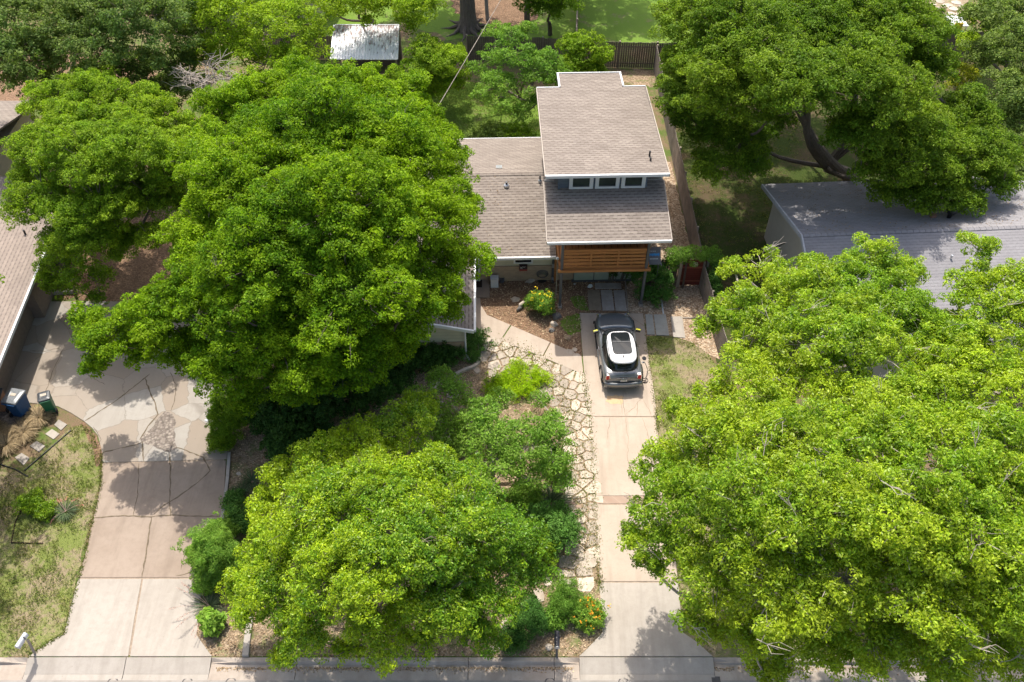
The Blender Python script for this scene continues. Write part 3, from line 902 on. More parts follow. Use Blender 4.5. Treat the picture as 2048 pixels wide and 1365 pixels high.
# upper roof white edge trim: rear and bump-out
def trim(a, b, w=.03, h=.17):
    a = Vector(a); b = Vector(b); d = (b - a).normalized(); n = Vector((-d.y, d.x, 0)).normalized() * w
    mb.hexa([a - n - Vector((0, 0, h)), b - n - Vector((0, 0, h)), b + n - Vector((0, 0, h)), a + n - Vector((0, 0, h))],
            [a - n, b - n, b + n, a + n])
trim((0.0, yb + .05, zu1 + .02), (1.20, yb + .05, zu1 + .02)); trim((4.49, yb + .05, zu1 + .02), (5.66, yb + .05, zu1 + .02))
trim((1.19, yb + .06, zu1 + .05), (1.19, 12.12, zu1 - .03), .045); trim((4.50, yb + .06, zu1 + .05), (4.50, 12.12, zu1 - .03), .045)
trim((1.13, 12.16, zu1 - .04), (4.56, 12.16, zu1 - .04))
mb.build_each('fascia', M['white'], house)
mb = MB()
for xx in (-.025, 5.605):
    x1 = xx + (.04 if xx > 0 else .0)
    mb.slab([(xx - .02, 2.28, zu0 + .016), (xx + .02, 2.28, zu0 + .016), (x1 + .045, yb, zu1 + .016), (x1 - .0, yb, zu1 + .016)], .15)
    mb.slab([(xx - .02, -.02, 4.815), (xx + .02, -.02, 4.815), (xx + .02, 3.28, 4.81 + .27 * 3.28), (xx - .02, 3.28, 4.81 + .27 * 3.28)], .13)
mb.build_each('drip_edge', m_plain('edge_taupe', (.42, .36, .30), .7), house)
mb = MB(); mb.box(4.80, 5.56, 3.285, 3.42, 5.55, 5.75)
mb.box(0.02, .55, 3.285, 3.42, 5.55, 5.73)
mb.build_each('roof_flashing', M['metal'], house)
# walls
mb = MB()
mb.box(WL + .4, .6, 2.72, 11.6, 1.0, 2.13)
mb.prism([(-10.2, -2.42), (-3.85, -2.42), (-3.85, 2.74), (-10.2, 2.74)], 1.0, 2.13)
mb.quad((-10.2, -2.421, 2.0), (-3.85, -2.421, 2.0), (-7.0, -2.421, zw - .13))
mb.build('wall', M['beige_siding'], house)
mb = MB()
mb.box(WL + .37, 3.2, 2.68, 2.73, 0, 0.985); mb.box(WL + .37, .6, 2.74, 11.63, 0, .985)
mb.box(-10.23, -3.82, -2.45, 2.67, 0, .985)
mb.build('brick_wainscot', M['brick_tan'], house)
mb = MB()
zt = lambda y: zu0 - (zu0 - zu1) * (y - 2.4) / (yb - 2.4) - .121
mb.hexa([(.63, 2.92, 0), (4.75, 2.92, 0), (4.75, 10.1, 0), (.63, 10.1, 0)],
        [(.63, 2.92, zt(2.92)), (4.75, 2.92, zt(2.92)), (4.75, 10.1, zt(10.1)), (.63, 10.1, zt(10.1))])
mb.box(1.6, 4.1, 10.11, 11.75, 0, zu1 - .2)
for x in (.63, 4.66): mb.box(x - .01, x + .1, 2.86, 2.915, 5.56, zt(2.92) - .002)
tag(mb.build('tall_wing_wall', M['blue_siding'], house), 'slate-blue boarded wall below the upper roof')
mb = MB(); mb.box(.42, .61, 2.75, 2.9, 6.0, 6.25); mb.build('vent_box', M['greypost'], house)
# clerestory windows
for k in range(3):
    x0 = 1.13 + k * 1.21
    yw = 2.86
    w = MB()
    z0, z1, xa, xb, fw = 5.50, 6.36, x0, x0 + 1.12, .17
    w.box(xa, xb, yw - .02, yw + .05, z0, z0 + fw); w.box(xa, xb, yw - .02, yw + .05, z1 - fw, z1)
    w.box(xa, xa + fw, yw - .02, yw + .05, z0 + fw, z1 - fw); w.box(xb - fw, xb, yw - .02, yw + .05, z0 + fw, z1 - fw)
    wo_ = w.build('window', M['white'], house, bevel=.008)
    s = MB(); s.box(xa + fw, xb - fw, yw - .0, yw + .045, z0 + fw, z0 + fw + .05); s.build('sill', M['greypost'], wo_)
    gl = MB(); gl.box(xa + fw, xb - fw, yw + .02, yw + .045, z0 + fw + .05, z1 - fw); gl.build('pane', M['glass_green'], wo_)
# front wall openings of the low wing
fy = 2.66
w = MB()
a, b = hloc(1027, 520, 1.4).x, hloc(1066, 520, 1.4).x
w.box(a, b, fy - .03, fy + .06, 1.20, 1.28); w.box(a, a + .09, fy - .03, fy + .06, 1.28, 2.05); w.box(b - .09, b, fy - .03, fy + .06, 1.28, 2.05)
wo_ = w.build('window', M['white'], house)
gl = MB(); gl.box(a + .09, b - .09, fy, fy + .055, 1.28, 2.03); gl.build('pane', M['glass'], wo_)
w = MB()
a, b = -3.80, -3.12
w.box(a, a + .1, fy - .08, fy + .01, .12, 2.04); w.box(b - .1, b, fy - .08, fy + .01, .12, 2.04); w.box(a + .1, b - .1, fy - .08, fy + .01, .12, .26); w.box(a + .1, b - .1, fy - .08, fy + .01, 1.35, 1.47)
dr = w.build('storm_door', M['white'], house)
gl = MB(); gl.box(a + .1, b - .1, fy - .05, fy, .26, 1.35); gl.box(a + .1, b - .1, fy - .05, fy, 1.47, 2.0); gl.build('pane', M['glass'], dr)
# green frosted panels under the balcony
g_ = MB()
for k in range(3):
    a = 1.62 + k * 1.02
    g_.box(a, a + .98, 2.60, 2.665, .05, .75)
g_.build('garage_panel', M['panel_green'], house)
mb = MB()
for a in (1.6, 2.62, 3.64): mb.box(a - .02, a + .0, 2.58, 2.60, .05, .75)
mb.box(1.5, 4.7, 2.5, 2.67, .0, .05)
mb.build('panel_frame', M['greypost'], house)
# flat-headed downspouts
mb = MB()
xx = hloc(1106.5, 540, 1.0).x
mb.box(xx - .05, xx + .05, 2.58, 2.675, .08, 2.05); mb.box(xx - .05, xx + .05, 2.4, 2.58, .08, .16)
mb.build('downspout', M['greypost'], house)
mb = MB(); mb.box(xx - .06, xx + .06, 2.55, 2.58, .95, 1.2); mb.box(xx - .06, xx + .06, 2.53, 2.575, .12, .3); mb.build_each('downspout_bracket', M['metal'], house)
mb = MB(); mb.tube([hpt(-3.55, -2.2, 2.0) - hpt(0, 0, 0) if False else Vector((-3.62, -2.35, 2.0)), (-3.8, -2.5, 1.7), (-3.8, -2.5, .25), (-3.65, -2.75, .1)], .045, 8)
mb.build('downspout', M['white'], house)
# roof pipes and vents
def pipe(px, py, zroof, r, h, mat, name='roof_vent_pipe', fl=True, parent=None):
    p = hloc(px, py, zroof)
    m = MB(); m.lathe((p.x, p.y, p.z - .05), [(r, 0), (r, h + .05), (r * .8, h + .05)], 10)
    o = m.build(name, mat, parent or house)
    if fl:
        f = MB(); f.lathe((p.x, p.y, p.z - .06), [(r * 2.6, 0), (r * 2.4, .09), (r * 1.2, .14)], 10); f.build('flashing', M['metal'], o)
    return o
pipe(1013, 371, 3.27, .06, .2, M['greypost'])
pipe(1080, 362, 3.33, .04, .30, M['black'])
pipe(1299, 312, 6.65, .045, .26, M['black'], fl=False)
pipe(1301, 321, 6.66, .045, .14, M['black'], fl=False)
p = hloc(998, 334, 3.2)
m = MB(); m.slab([(p.x - .16, p.y - .2, 3.41 - .25 * (p.y - .2 - yr) + .025), (p.x + .16, p.y - .2, 3.41 - .25 * (p.y - .2 - yr) + .025), (p.x + .16, p.y + .2, 3.41 - .25 * (p.y + .2 - yr) + .025), (p.x - .16, p.y + .2, 3.41 - .25 * (p.y + .2 - yr) + .025)], .03)
m.build('roof_patch_plate', M['metal'], house)
p = hloc(830, 300, 4.3)
m = MB(); m.tube([(p.x, p.y, 2.6), (p.x, p.y, 4.6)], .035, 8); m.lathe((p.x, p.y, 4.55), [(.06, 0), (.08, .06), (.03, .14)], 8)
m.build('service_mast', M['metal'], house)
MAST = hpt(p.x, p.y, 4.58)

# ---- balcony with its posts, floor, railing
bal = tag(MB().box(.72, 4.86, .86, 2.90, 2.52, 2.60).build('balcony', M['cedar_side'], house), 'orange cedar balcony on dark grey posts')
mb = MB(); mb.box(.68, 4.92, .78, .856, 2.34, 2.62); mb.box(4.863, 4.92, .86, 2.9, 2.34, 2.62); mb.box(.66, .717, .86, 2.9, 2.34, 2.62)
mb.box(.60, 5.0, .64, .776, 2.34, 2.47)
mb.build('rim_board', M['cedar'], bal)
mb = MB()
for i in range(13): mb.box(.74 + i * .315, .76 + i * .315, .87, 2.88, 2.601, 2.608)
mb.build('deck_gap', M['mat_dark'], bal)
for x, xb_ in ((.78, .80), (4.78, 4.78)):
    mb = MB(); mb.box(x - .06, x + .06, .70, .82, 0.0, 4.74); mb.build('post', M['greypost'], bal)
    mb = MB(); mb.box(x - .1, x + .1, .62, .88, 0.0, .10); mb.build('post_footing', M['conc_grey'], bal)
mb = MB(); mb.box(.60, .72, 2.60, 2.72, 0, 4.9); mb.build('post', M['cedar'], bal)
rl = MB()
X0, X1 = .86, 4.70
bays = [(X0, X0 + 1.27), (X0 + 1.285, X0 + 2.55), (X0 + 2.565, X1)]
for zz in (2.74, 2.95, 3.16, 3.37): rl.box(X0, X1, .74, .775, zz, zz + .14)
rl.box(X0, X1, .70, .79, 3.575, 3.70)
rl.box(X0, X1, .74, .775, 3.53, 3.574)
rail = rl.build('railing', M['cedar'], bal)
st = MB()
for x in (X0 + .03, X0 + .62, X0 + 1.27, X0 + 1.9, X0 + 2.55, X0 + 3.2, X1 - .04): st.box(x - .03, x + .03, .777, .82, 2.64, 3.57)
for x in (X0 + 1.27, X0 + 2.55): st.box(x - .045, x + .045, .715, .739, 2.66, 3.57)
st.build_each('baluster', M['cedar'], rail)
sr = MB()
for xs in (4.84, ):
    for zz in (2.74, 2.95, 3.16, 3.37): sr.box(xs, xs + .035, .9, 2.85, zz, zz + .155)
    sr.box(xs - .03, xs + .06, .85, 2.88, 3.575, 3.66)
sr.build('side_railing', M['cedar_side'], bal)
# back wall of the balcony: dark doors and grey boards
mb = MB(); mb.box(.9, 2.6, 2.86, 2.91, 2.62, 4.6); dd = mb.build('balcony_door', M['cedar'], bal)
mb = MB(); mb.box(2.75, 4.5, 2.86, 2.91, 2.62, 4.6); mb.build('window', M['glass'], bal)
mb = MB()
for x in (2.72, 3.3, 3.9, 4.5): mb.box(x, x + .05, 2.83, 2.859, 2.62, 4.6)
mb.build_each('window_frame', M['wood_grey'], bal)
# dark sign board hanging from the side of the balcony
sg = at(1308, 512, 2.7)
sg_l = HM.inverted() @ sg
sb = MB()
sc_ = Vector((sg_l.x + .02, sg_l.y, 2.9))
U = Vector((0, .62, .78)).normalized(); Nn = Vector((0, -.78, .62)).normalized()
sb.obox(sg_l, (.32, 0, 0), U * .42, Nn * .02)
sign = sb.build('sign_board', M['mirrorblack'], None)
sign.matrix_world = HM
tag(sign, 'dark grey board with a blue printed strip beside the right end of the balcony', 'sign')
q = MB()
def sgq(x0, x1, v0, v1, e=.023):
    pts = [sg_l + Vector((x, 0, 0)) + U * v + Nn * e for x, v in ((x0, v0), (x1, v0), (x1, v1), (x0, v1))]
    q.quad(*pts)
for i in range(7):
    xx = -.25 + i * .075
    sgq(xx, xx + .055, -.02 + (.03 if i % 2 else 0), .13 - (.02 if i % 3 else 0))
sgq(-.28, .26, .025, .085, .0225)
bi = q.build('blue_lettering', M['blue_ink'], sign)
q = MB()
for i in range(6): sgq(-.2 + i * .068, -.15 + i * .068, -.17, -.12)
for i in range(4): sgq(-.22 + i * .08, -.17 + i * .08, .2, .235)
q.build_each('small_letter', M['grey_ink'], sign)
for x in (-.3, .3):
    q = MB(); q.box(sg_l.x + x - .02, sg_l.x + x + .02, sg_l.y + .05, sg_l.y + .09, 0, 2.7 - .02); q.build('post', M['greypost'], sign)
q = MB(); q.box(sg_l.x + .34, sg_l.x + .38, sg_l.y - .3, sg_l.y + .45, 2.3, 2.36); q.build('side_trim', M['mirrorblack'], sign)

# ------------------------------------------------------------------ neighbour's house on the right
NRZ = R(3.4)
nb = empty('house', (13.3, 31.84, 0), NRZ, 'beige house with a purplish grey shingle gable roof on the right', 'house')
zr2, ze2, run = 4.5, 3.0, 5.65
mb = MB()
mb.slab([(-.3, -run, ze2), (26, -run, ze2), (26, 0, zr2), (0, 0, zr2)], .1)
mb.slab([(0, 0.001, zr2), (26, 0.001, zr2), (26, run + .3, ze2 - .07), (0, run + .3, ze2 - .07)], .1)
nroof = mb.build('roof', M['shingle_grey'], nb)
mb = MB()
for i in range(90):
    x = i * .285
    mb.slab([(x, -.15, zr2 - .01), (x + .27, -.15, zr2 - .01), (x + .27, 0, zr2 + .035), (x, 0, zr2 + .035)], .02)
    mb.slab([(x, 0, zr2 + .035), (x + .27, 0, zr2 + .035), (x + .27, .15, zr2 - .01), (x, .15, zr2 - .01)], .02)
mb.build('ridge_cap', M['shingle_grey'], nroof)
mb = MB()
for sgn in (-1, 1):
    e = run + (.3 if sgn > 0 else 0); zz = ze2 - (.07 if sgn > 0 else 0)
    xo = -.3 if sgn < 0 else 0
    mb.hexa([(-.09, 0, zr2 - .2), (-.01, 0, zr2 - .2), (xo - .01, sgn * e, zz - .2), (xo - .09, sgn * e, zz - .2)][::sgn],
            [(-.09, 0, zr2 + .01), (-.01, 0, zr2 + .01), (xo - .01, sgn * e, zz + .01), (xo - .09, sgn * e, zz + .01)][::sgn])
mb.build('rake_board', m_plain('trim_grey', (0.42, 0.42, 0.43), .6), nb)
mb = MB()
mb.prism([(.45, -5.1), (25.5, -5.1), (25.5, 5.2), (.45, 5.2)], 0, 2.86)
mb.quad((.449, 5.2, 2.8), (.449, -5.1, 2.8), (.449, 0, zr2 - .12))
mb.build('wall', M['stucco'], nb)
mb = MB(); mb.tube([(.43, 3.0, .1), (.43, 3.0, 1.3), (.43, 2.5, 1.9)], .02, 6); mb.build('wall_conduit', M['greypost'], nb)
NM = Matrix.Translation((13.3, 31.84, 0)) @ Matrix.Rotation(NRZ, 4, 'Z')
p = NM.inverted() @ at(1900, 430, 4.35)
mb = MB(); mb.lathe((p.x, p.y, 4.05), [(.10, 0), (.10, .35), (.20, .42), (.26, .55), (.24, .68), (.14, .76), (.03, .79)], 18)
tv = mb.build('turbine_vent', M['black'], nb, smooth=True)
mb = MB()
mb.lathe((p.x, p.y, 4.05), [(.17, .745), (.13, .80), (.02, .82)], 18); mb.build('vent_cap', M['metal'], tv)
p = NM.inverted() @ at(1900, 521, 4.0)
mb = MB(); mb.lathe((p.x, p.y, 3.8), [(.05, 0), (.05, .5), (.04, .5)], 10); pv = mb.build('vent_pipe', M['metal'], nb)
mb = MB(); mb.lathe((p.x, p.y, 3.8 + .0), [(.15, .05), (.13, .16), (.06, .2)], 10); mb.build('flashing', M['white'], pv)
p = NM.inverted() @ at(1866, 433, 4.2)
mb = MB(); mb.box(p.x - .11, p.x + .11, p.y - .1, p.y + .1, 4.0, 4.32); mb.build('flue', m_plain('flue_rust', (.33, .17, .11), .8), nb)

# ------------------------------------------------------------------ neighbour's house on the left
A_ = at(59, 573, 2.45); B_ = at(6, 702, 2.45)
d = (A_ - B_); ang = math.atan2(d.y, d.x) - math.pi / 2
lh = empty('house', (A_.x, A_.y, 0), ang, 'tan shingled house at the left edge behind the bins', 'house')
LM = Matrix.Translation((A_.x, A_.y, 0)) @ Matrix.Rotation(ang, 4, 'Z')
mb = MB()
mb.slab([(-7, -16, 4.4), (0, -16, 2.45), (0, 7.6, 2.45), (-7, 7.6, 4.4)], .12)
mb.build('front_roof', M['shingle_tan'], lh)
mb = MB()
mb.box(0.003, .1, -16, 6.0, 2.32, 2.47)
mb.build('gutter', M['white'], lh)
mb = MB(); mb.box(-6.9, -.78, -15.5, .4, 0, 2.3); mb.box(-6.9, -.3, .4, 6.5, 0, 2.3)
mb.build('wall', m_plain('wall_brown', (.20, .155, .12), .8), lh)
mb = MB()
c0 = LM.inverted() @ at(300, 596, 0)
a0 = LM.inverted() @ at(76, 596, 0)
mb.obox(((a0.x + .9), a0.y + .2, .1), (.95, 0, 0), (0, .08, 0), (0, 0, .1))
mb.build('step', M['conc_grey'], lh)
back_r = [at(20, 277, 4.3), at(60, 202, 2.7)]
lh2 = empty('house_wing', (back_r[1].x, back_r[0].y, 0), 0.0, 'shaded brown-roofed rear wing at the left edge under the dark trees', 'house')
yy = back_r[1].y - back_r[0].y
mb = MB()
mb.slab([(-14, -5.0, 3.1), (0.6, -5.0, 3.1), (0.6, 0, 4.3), (-14, 0, 4.3)], .1)
mb.slab([(-14, 0.001, 4.3), (0.6, 0.001, 4.3), (0.6, yy, 2.7), (-14, yy, 2.7)], .1)
rf = mb.build('roof', M['shingle'], lh2)
mb = MB(); mb.box(-14, .6, -.06, .06, 4.28, 4.325); mb.build('ridge_cap', M['greypost'], rf)
mb = MB(); mb.prism([(-13.5, -4.5), (.1, -4.5), (.1, yy - .5), (-13.5, yy - .5)], 0, 2.7); mb.build('wall', M['stucco'], lh2)
pl = LM.inverted() @ at(50, 467, 2.8)
mb = MB(); mb.lathe((pl.x, pl.y, 2.55), [(.05, 0), (.05, .45), (.03, .45)], 8); mb.build('vent_pipe', M['black'], lh)

# house far behind, mostly out of the frame
p = at(636, 55, 0)
fh = empty('house', (p.x, p.y, 0), R(-6), 'pale house corner behind the trees at the top', 'house')
mb = MB(); mb.box(-12, 0, 0, 8, 0, 3.0); mb.build('wall', M['stucco'], fh)
mb = MB(); mb.slab([(-12.5, -.6, 2.95), (.6, -.6, 2.95), (.6, 4, 4.4), (-12.5, 4, 4.4)], .1); mb.slab([(-12.5, 4.001, 4.4), (.6, 4.001, 4.4), (.6, 8.6, 2.95), (-12.5, 8.6, 2.95)], .1)
mb.build('roof', M['shingle'], fh)
mb = MB(); mb.box(-1.5, -1.2, -.03, 0.01, 0.4, 2.6); mb.build('downspout', M['greypost'], fh)
mb = MB(); mb.box(-3.4, -2.2, -.04, -.002, 1.1, 2.2); mb.build('window', M['glass'], fh)

# white metal shed
p0 = at(662, 119, 2.3); p1 = at(795, 119.5, 2.3); p2 = at(798, 51, 2.7); p3 = at(669, 52, 2.7)
sh = empty('shed', (p0.x, p0.y, 0), 0, 'open shed with a white corrugated metal roof streaked with rust', 'shed')
def rl_(p): return (p.x - p0.x, p.y - p0.y, p.z)
w_ = p1.x - p0.x
mb = MB(); mb.slab([rl_(p0), rl_(p1), rl_(p2), rl_(p3)], .03)
n_ = 24
for i in range(n_ + 1):
    t_ = i / n_
    a = Vector(rl_(p0)).lerp(Vector(rl_(p1)), t_); b = Vector(rl_(p3)).lerp(Vector(rl_(p2)), t_)
    r_ = .022 if i % 4 else .04
    mb.hexa([(a.x - r_, a.y, a.z), (a.x + r_, a.y, a.z), (b.x + r_, b.y, b.z), (b.x - r_, b.y, b.z)],
            [(a.x - r_ * .5, a.y, a.z + .045), (a.x + r_ * .5, a.y, a.z + .045), (b.x + r_ * .5, b.y, b.z + .045), (b.x - r_ * .5, b.y, b.z + .045)])
mb.build('roof', M['metalroof'], sh)
mb = MB(); q0, q1, q2, q3 = [Vector(rl_(p)) for p in (p0, p1, p2, p3)]
mb.hexa([(q0.x - .06, q0.y, 2.2), (q0.x - .0, q0.y, 2.2), (q3.x, q3.y, 2.6), (q3.x - .06, q3.y, 2.6)], [(q0.x - .06, q0.y, 2.34), (q0.x, q0.y, 2.34), (q3.x, q3.y, 2.76), (q3.x - .06, q3.y, 2.76)])
mb.box(q3.x, q2.x, q2.y, q2.y + .06, 2.58, 2.74)
mb.build('edge_trim', M['metal'], sh)
for q in (q0, q1, q2, q3):
    mb = MB(); xx = min(max(q.x, .12), w_ - .12); y_ = q.y + (.15 if q in (q0, q1) else -.15)
    mb.box(xx - .05, xx + .05, y_ - .05, y_ + .05, 0, 2.26 if q.y < 1 else 2.6); mb.build('post', M['wood_grey'], sh)
mb = MB(); mb.box(.2, w_ - .2, q2.y - .3, q2.y - .25, 0, 2.4); mb.build('back_wall', M['fence_h'], sh)

# ------------------------------------------------------------------ fences
def fence(name, pts, h, label, mat, group=None, post_side=1, cap=True, postmat=None, flip=1):
    o = pts[0]
    root = empty(name, (o[0], o[1], 0), 0, label, 'fence', group)
    b = MB(); c = MB(); posts = []
    for a, e in zip(pts[:-1], pts[1:]):
        a = Vector((a[0] - o[0], a[1] - o[1], 0)); e = Vector((e[0] - o[0], e[1] - o[1], 0))
        dv = e - a; Ln = dv.length; dv.normalize(); nv = Vector((-dv.y, dv.x, 0))
        k = max(1, round(Ln / 2.35))
        for i in range(k):
            s0 = a + dv * (Ln * i / k); s1 = a + dv * (Ln * (i + 1) / k - .02)
            hh = h + random.uniform(-.05, .05)
            x = 0.0; L2 = (s1 - s0).length
            while x < L2 - .03:
                w2 = min(.145, L2 - x)
                hb = hh + random.uniform(-.025, .02)
                off = random.uniform(-.006, .006)
                m0 = s0 + dv * (x + w2 / 2 - .003) + nv * off
                b.obox(m0 + Vector((0, 0, hb / 2 + .02)), dv * (w2 / 2 - .005), nv * .012, (0, 0, hb / 2))
                x += .148
            pm = s0 - nv * .06 * flip
            posts.append((pm, dv, nv, hh))
            for zz in (.35, hh - .3):
                c.obox((s0 + s1) / 2 - nv * .04 * flip + Vector((0, 0, zz)), dv * (L2 / 2), nv * .018, (0, 0, .045))
            # diagonal brace on the inner side
            bb0 = s0 - nv * .055 * flip + Vector((0, 0, .1)); 
        posts.append((e - nv * .06 * flip, dv, nv, h))
    b.build('boards', mat, root)
    c.build('rail', M['fence_cap'], root)
    for pm, dv, nv, hh in posts:
        m = MB(); m.obox((0, 0, hh / 2 + .03), dv * .045, nv * .045, (0, 0, hh / 2 + .03)); q = m.build('post', postmat or M['fence_cap'], root, loc=pm)
    return root
fence('side_fence', [(9.43, 54.3), (9.40, 33.4)], 1.75, 'weathered grey board fence running beside the blue wing to the rear corner', M['fence'], flip=-1)
fence('side_fence', [(9.42, 33.25), (9.74, 27.2)], 1.55, 'grey board fence between the gravel and the yellow-green trees, in front of the red gate', M['fence'], flip=-1)
rf0 = [at2(1404, 104, 0)]
fence('rear_fence', [(20.0, 54.6), (9.5, 54.45), (4.6, 54.6), (4.55, 55.0), (-3.0, 55.5)], 1.8, 'dark board fence across the rear of the back yard', M['fence_h'], flip=1)
fence('rear_fence', [(-11.6, 55.6), (-16.5, 55.9)], 1.7, 'short dark fence between the white shed and the pale house corner', M['fence_h'], flip=1)
fence('far_side_fence', [(4.2, 55.1), (5.2, 70)], 1.9, 'dark board fence running back beyond the rear fence by the big trunk', M['fence'], flip=1)
fence('rear_fence', [(44, 56.6), (21, 55.9)], 1.7, 'dark fence below the patio corner at the upper right', M['fence_h'], flip=1)
# gate
gl_, gr_ = at(1357, 572, 0), at(1405, 573, 0)
gt = empty('gate', (gl_.x, gl_.y, 0), 0, 'dark red board gate with a pale notice under the green vine', 'gate')
wg = gr_.x - gl_.x
mb = MB(); mb.box(.03, wg - .03, 0, .04, .06, 1.72); mb.build('boards', M['door_red'], gt)
mb = MB(); mb.box(.03, wg - .03, -.03, 0, .3, .4); mb.box(.03, wg - .03, -.03, 0, 1.2, 1.3); mb.build('brace', m_wood('gate_brace', (.27, .08, .05), 'x'), gt)
mb = MB(); mb.box(-.08, .02, -.03, .08, 0, 1.8); mb.build('post', M['wood_grey'], gt)
mb = MB(); mb.box(wg - .0, wg + .1, -.03, .08, 0, 1.8); mb.build('post', M['wood_grey'], gt)
mb = MB(); mb.box(.52, .74, -.045, -.031, 1.32, 1.6); mb.build('notice', M['stone'], gt)
fence('vine_fence', [(6.6, 33.35), (gl_.x - .1, gl_.y)], 1.7, 'short board fence hidden by vine between the house and the red gate', M['fence_h'])

# ------------------------------------------------------------------ car
def car(name, loc, rz, label, group, body, hood, roofm, mirror, cable=True):
    root = empty(name, loc, rz, label, 'car', group)
    # lower body
    ST = [(-2.14, .70, .42, .62), (-2.10, .80, .36, .80), (-2.0, .865, .30, .98), (-1.75, .905, .26, 1.02), (-1.2, .915, .24, 1.03), (-.2, .905, .24, 1.02), (.7, .905, .24, 1.01),
          (1.15, .905, .26, .99), (1.55, .895, .27, .95), (1.82, .85, .30, .88), (2.02, .74, .34, .76), (2.12, .56, .40, .62)]
    rings = []
    for y, w, zb, zs in ST:
        h = zs - zb
        r = [(-w * .9, y, zb), (-w, y, zb + h * .2), (-w * 1.0, y, zb + h * .55), (-w * .975, y, zb + h * .82), (-w * .88, y, zs - .02), (-w * .62, y, zs + .02), (-w * .25, y, zs + .04),
             (w * .25, y, zs + .04), (w * .62, y, zs + .02), (w * .88, y, zs - .02), (w * .975, y, zb + h * .82), (w, y, zb + h * .55), (w, y, zb + h * .2), (w * .9, y, zb)]
        rings.append(r)
    mb = MB(); mb.loft(rings); bd = mb.build('body', body, root, smooth=True, sub=2)
    # hood skin slightly proud
    mb = MB()
    rows = []
    for y, w, z in ((.84, .80, 1.075), (1.05, .845, 1.065), (1.35, .85, 1.04), (1.62, .82, .99), (1.85, .74, .925), (2.0, .60, .85)):
        rows.append([(x * w, y - .09 * x * x, z - .055 * abs(x) ** 3) for x in np.linspace(-1, 1, 11)] )
    for r in rows: pass
    mb.loft(rows, closed=False, cap=False)
    hd = mb.build('hood', hood, root, smooth=True)
    sm = hd.modifiers.new('thickness', 'SOLIDIFY'); sm.thickness = .03; sm.offset = -1
    # greenhouse glass
    def outline(w, y0, y1, z, n=40, e=3.2, taper=0.0):
        pts = []
        cy, hy = (y0 + y1) / 2, (y1 - y0) / 2
        for i in range(n):
            a = 2 * math.pi * i / n
            c, s = math.cos(a), math.sin(a)
            x = w * math.copysign(abs(c) ** (2 / e), c); y = cy + hy * math.copysign(abs(s) ** (2 / e), s)
            x *= 1 - taper * max(0, (y - cy) / hy)
            pts.append((x, y, z - (.03 * (y - cy) ** 2)))
        return pts
    mb = MB(); mb.loft([outline(.80, -1.93, .93, .99, e=3.4, taper=.04), outline(.775, -1.87, .72, 1.14, e=3.4, taper=.04), outline(.68, -1.62, .22, 1.46, e=3.6, taper=.05), outline(.64, -1.55, .12, 1.50, e=3.6, taper=.05)])
    gh = mb.build('windows', M['glass'], root, smooth=True)
    # pillars
    mb = MB()
    for s in (-1, 1):
        mb.tube([(s * .76, .80, 1.05), (s * .70, .5, 1.27), (s * .645, .2, 1.485)], .028, 6)
        mb.tube([(s * .80, -.42, 1.05), (s * .685, -.45, 1.47)], .022, 6)
    mb.build('pillar', M['black'], gh)
    # roof panel with glass sunroof
    mb = MB(); mb.loft([outline(.645, -1.80, .17, 1.475, e=3.4, taper=.06), outline(.655, -1.81, .18, 1.515, e=3.4, taper=.06), outline(.62, -1.75, .13, 1.555, e=3.4, taper=.06), outline(.45, -1.5, -.1, 1.585, e=3.2, taper=.05), outline(.12, -1.0, -.5, 1.59, e=2.6)])
    rp = mb.build('roof_panel', roofm, root, smooth=True)
    mb = MB(); mb.loft([outline(.435, -1.33, .02, 1.575, e=7), outline(.435, -1.33, .02, 1.600, e=7), outline(.41, -1.30, -.01, 1.608, e=7)])
    mb.build('sunroof', M['glass'], rp)
    mb = MB(); mb.box(-.41, .41, -.62, -.59, 1.607, 1.615); mb.build('sunroof_bar', M['greypost'], rp)
    mb = MB(); mb.loft([[(-.03, -1.52, 1.57), (.03, -1.52, 1.57), (.03, -1.38, 1.58), (-.03, -1.38, 1.58)], [(-.008, -1.50, 1.66), (.008, -1.50, 1.66), (.008, -1.47, 1.66), (-.008, -1.47, 1.66)]]); mb.build('antenna', M['black'], rp)
    # lights, plate, handle, bumper, trims
    for s in (-1, 1):
        mb = MB(); mb.loft([[(s * .70 + a * .085 * s, -2.02 - .05 * (1 - abs(b)) * 0 - yo, .86 + b * .145) for a, b in ((-1, -.9), (.9, -1), (1.1, .7), (.6, 1), (-.8, .95))] for yo in (-.06, .075)])
        lo = mb.build('tail_light', M['lamp_red'], root, bevel=.015)
        mb = MB(); mb.loft([[(s * .70 + a * .10 * s, -2.02 - yo, .86 + b * .165) for a, b in ((-1, -.9), (.9, -1), (1.1, .7), (.6, 1), (-.8, .95))] for yo in (-.06, .066)])
        mb.build('light_surround', M['chrome'], lo)
        mb = MB(); mb.lathe((0, 0, 0), [(.12, 0), (.15, .03), (.12, .07)], 14); hl = mb.build('headlight', M['chrome'], root); hl.location = (s * .66, 1.96, .72); hl.rotation_euler = (R(-70), 0, 0)
        mb = MB(); mb.obox((0, 0, 0), (.115, 0, 0), (0, .05, 0), (0, 0, .065)); mr = mb.build('mirror', mirror, root, bevel=.035, loc=(s * .985, .62, 1.07)); mr.rotation_euler = (0, s * R(8), s * R(-12))
        mb = MB(); mb.obox((0, 0, 0), (.105, 0, 0), (0, .02, 0), (0, 0, .055)); mb.build('mirror_base', M['black'], mr, loc=(0, -.055, -.01))
        mb = MB(); mb.box(-.02, .02, -.09, .09, -.015, .015); mb.build('door_handle', M['chrome'], root, bevel=.008, loc=(s * .915, -.28, .90))
        mb = MB()
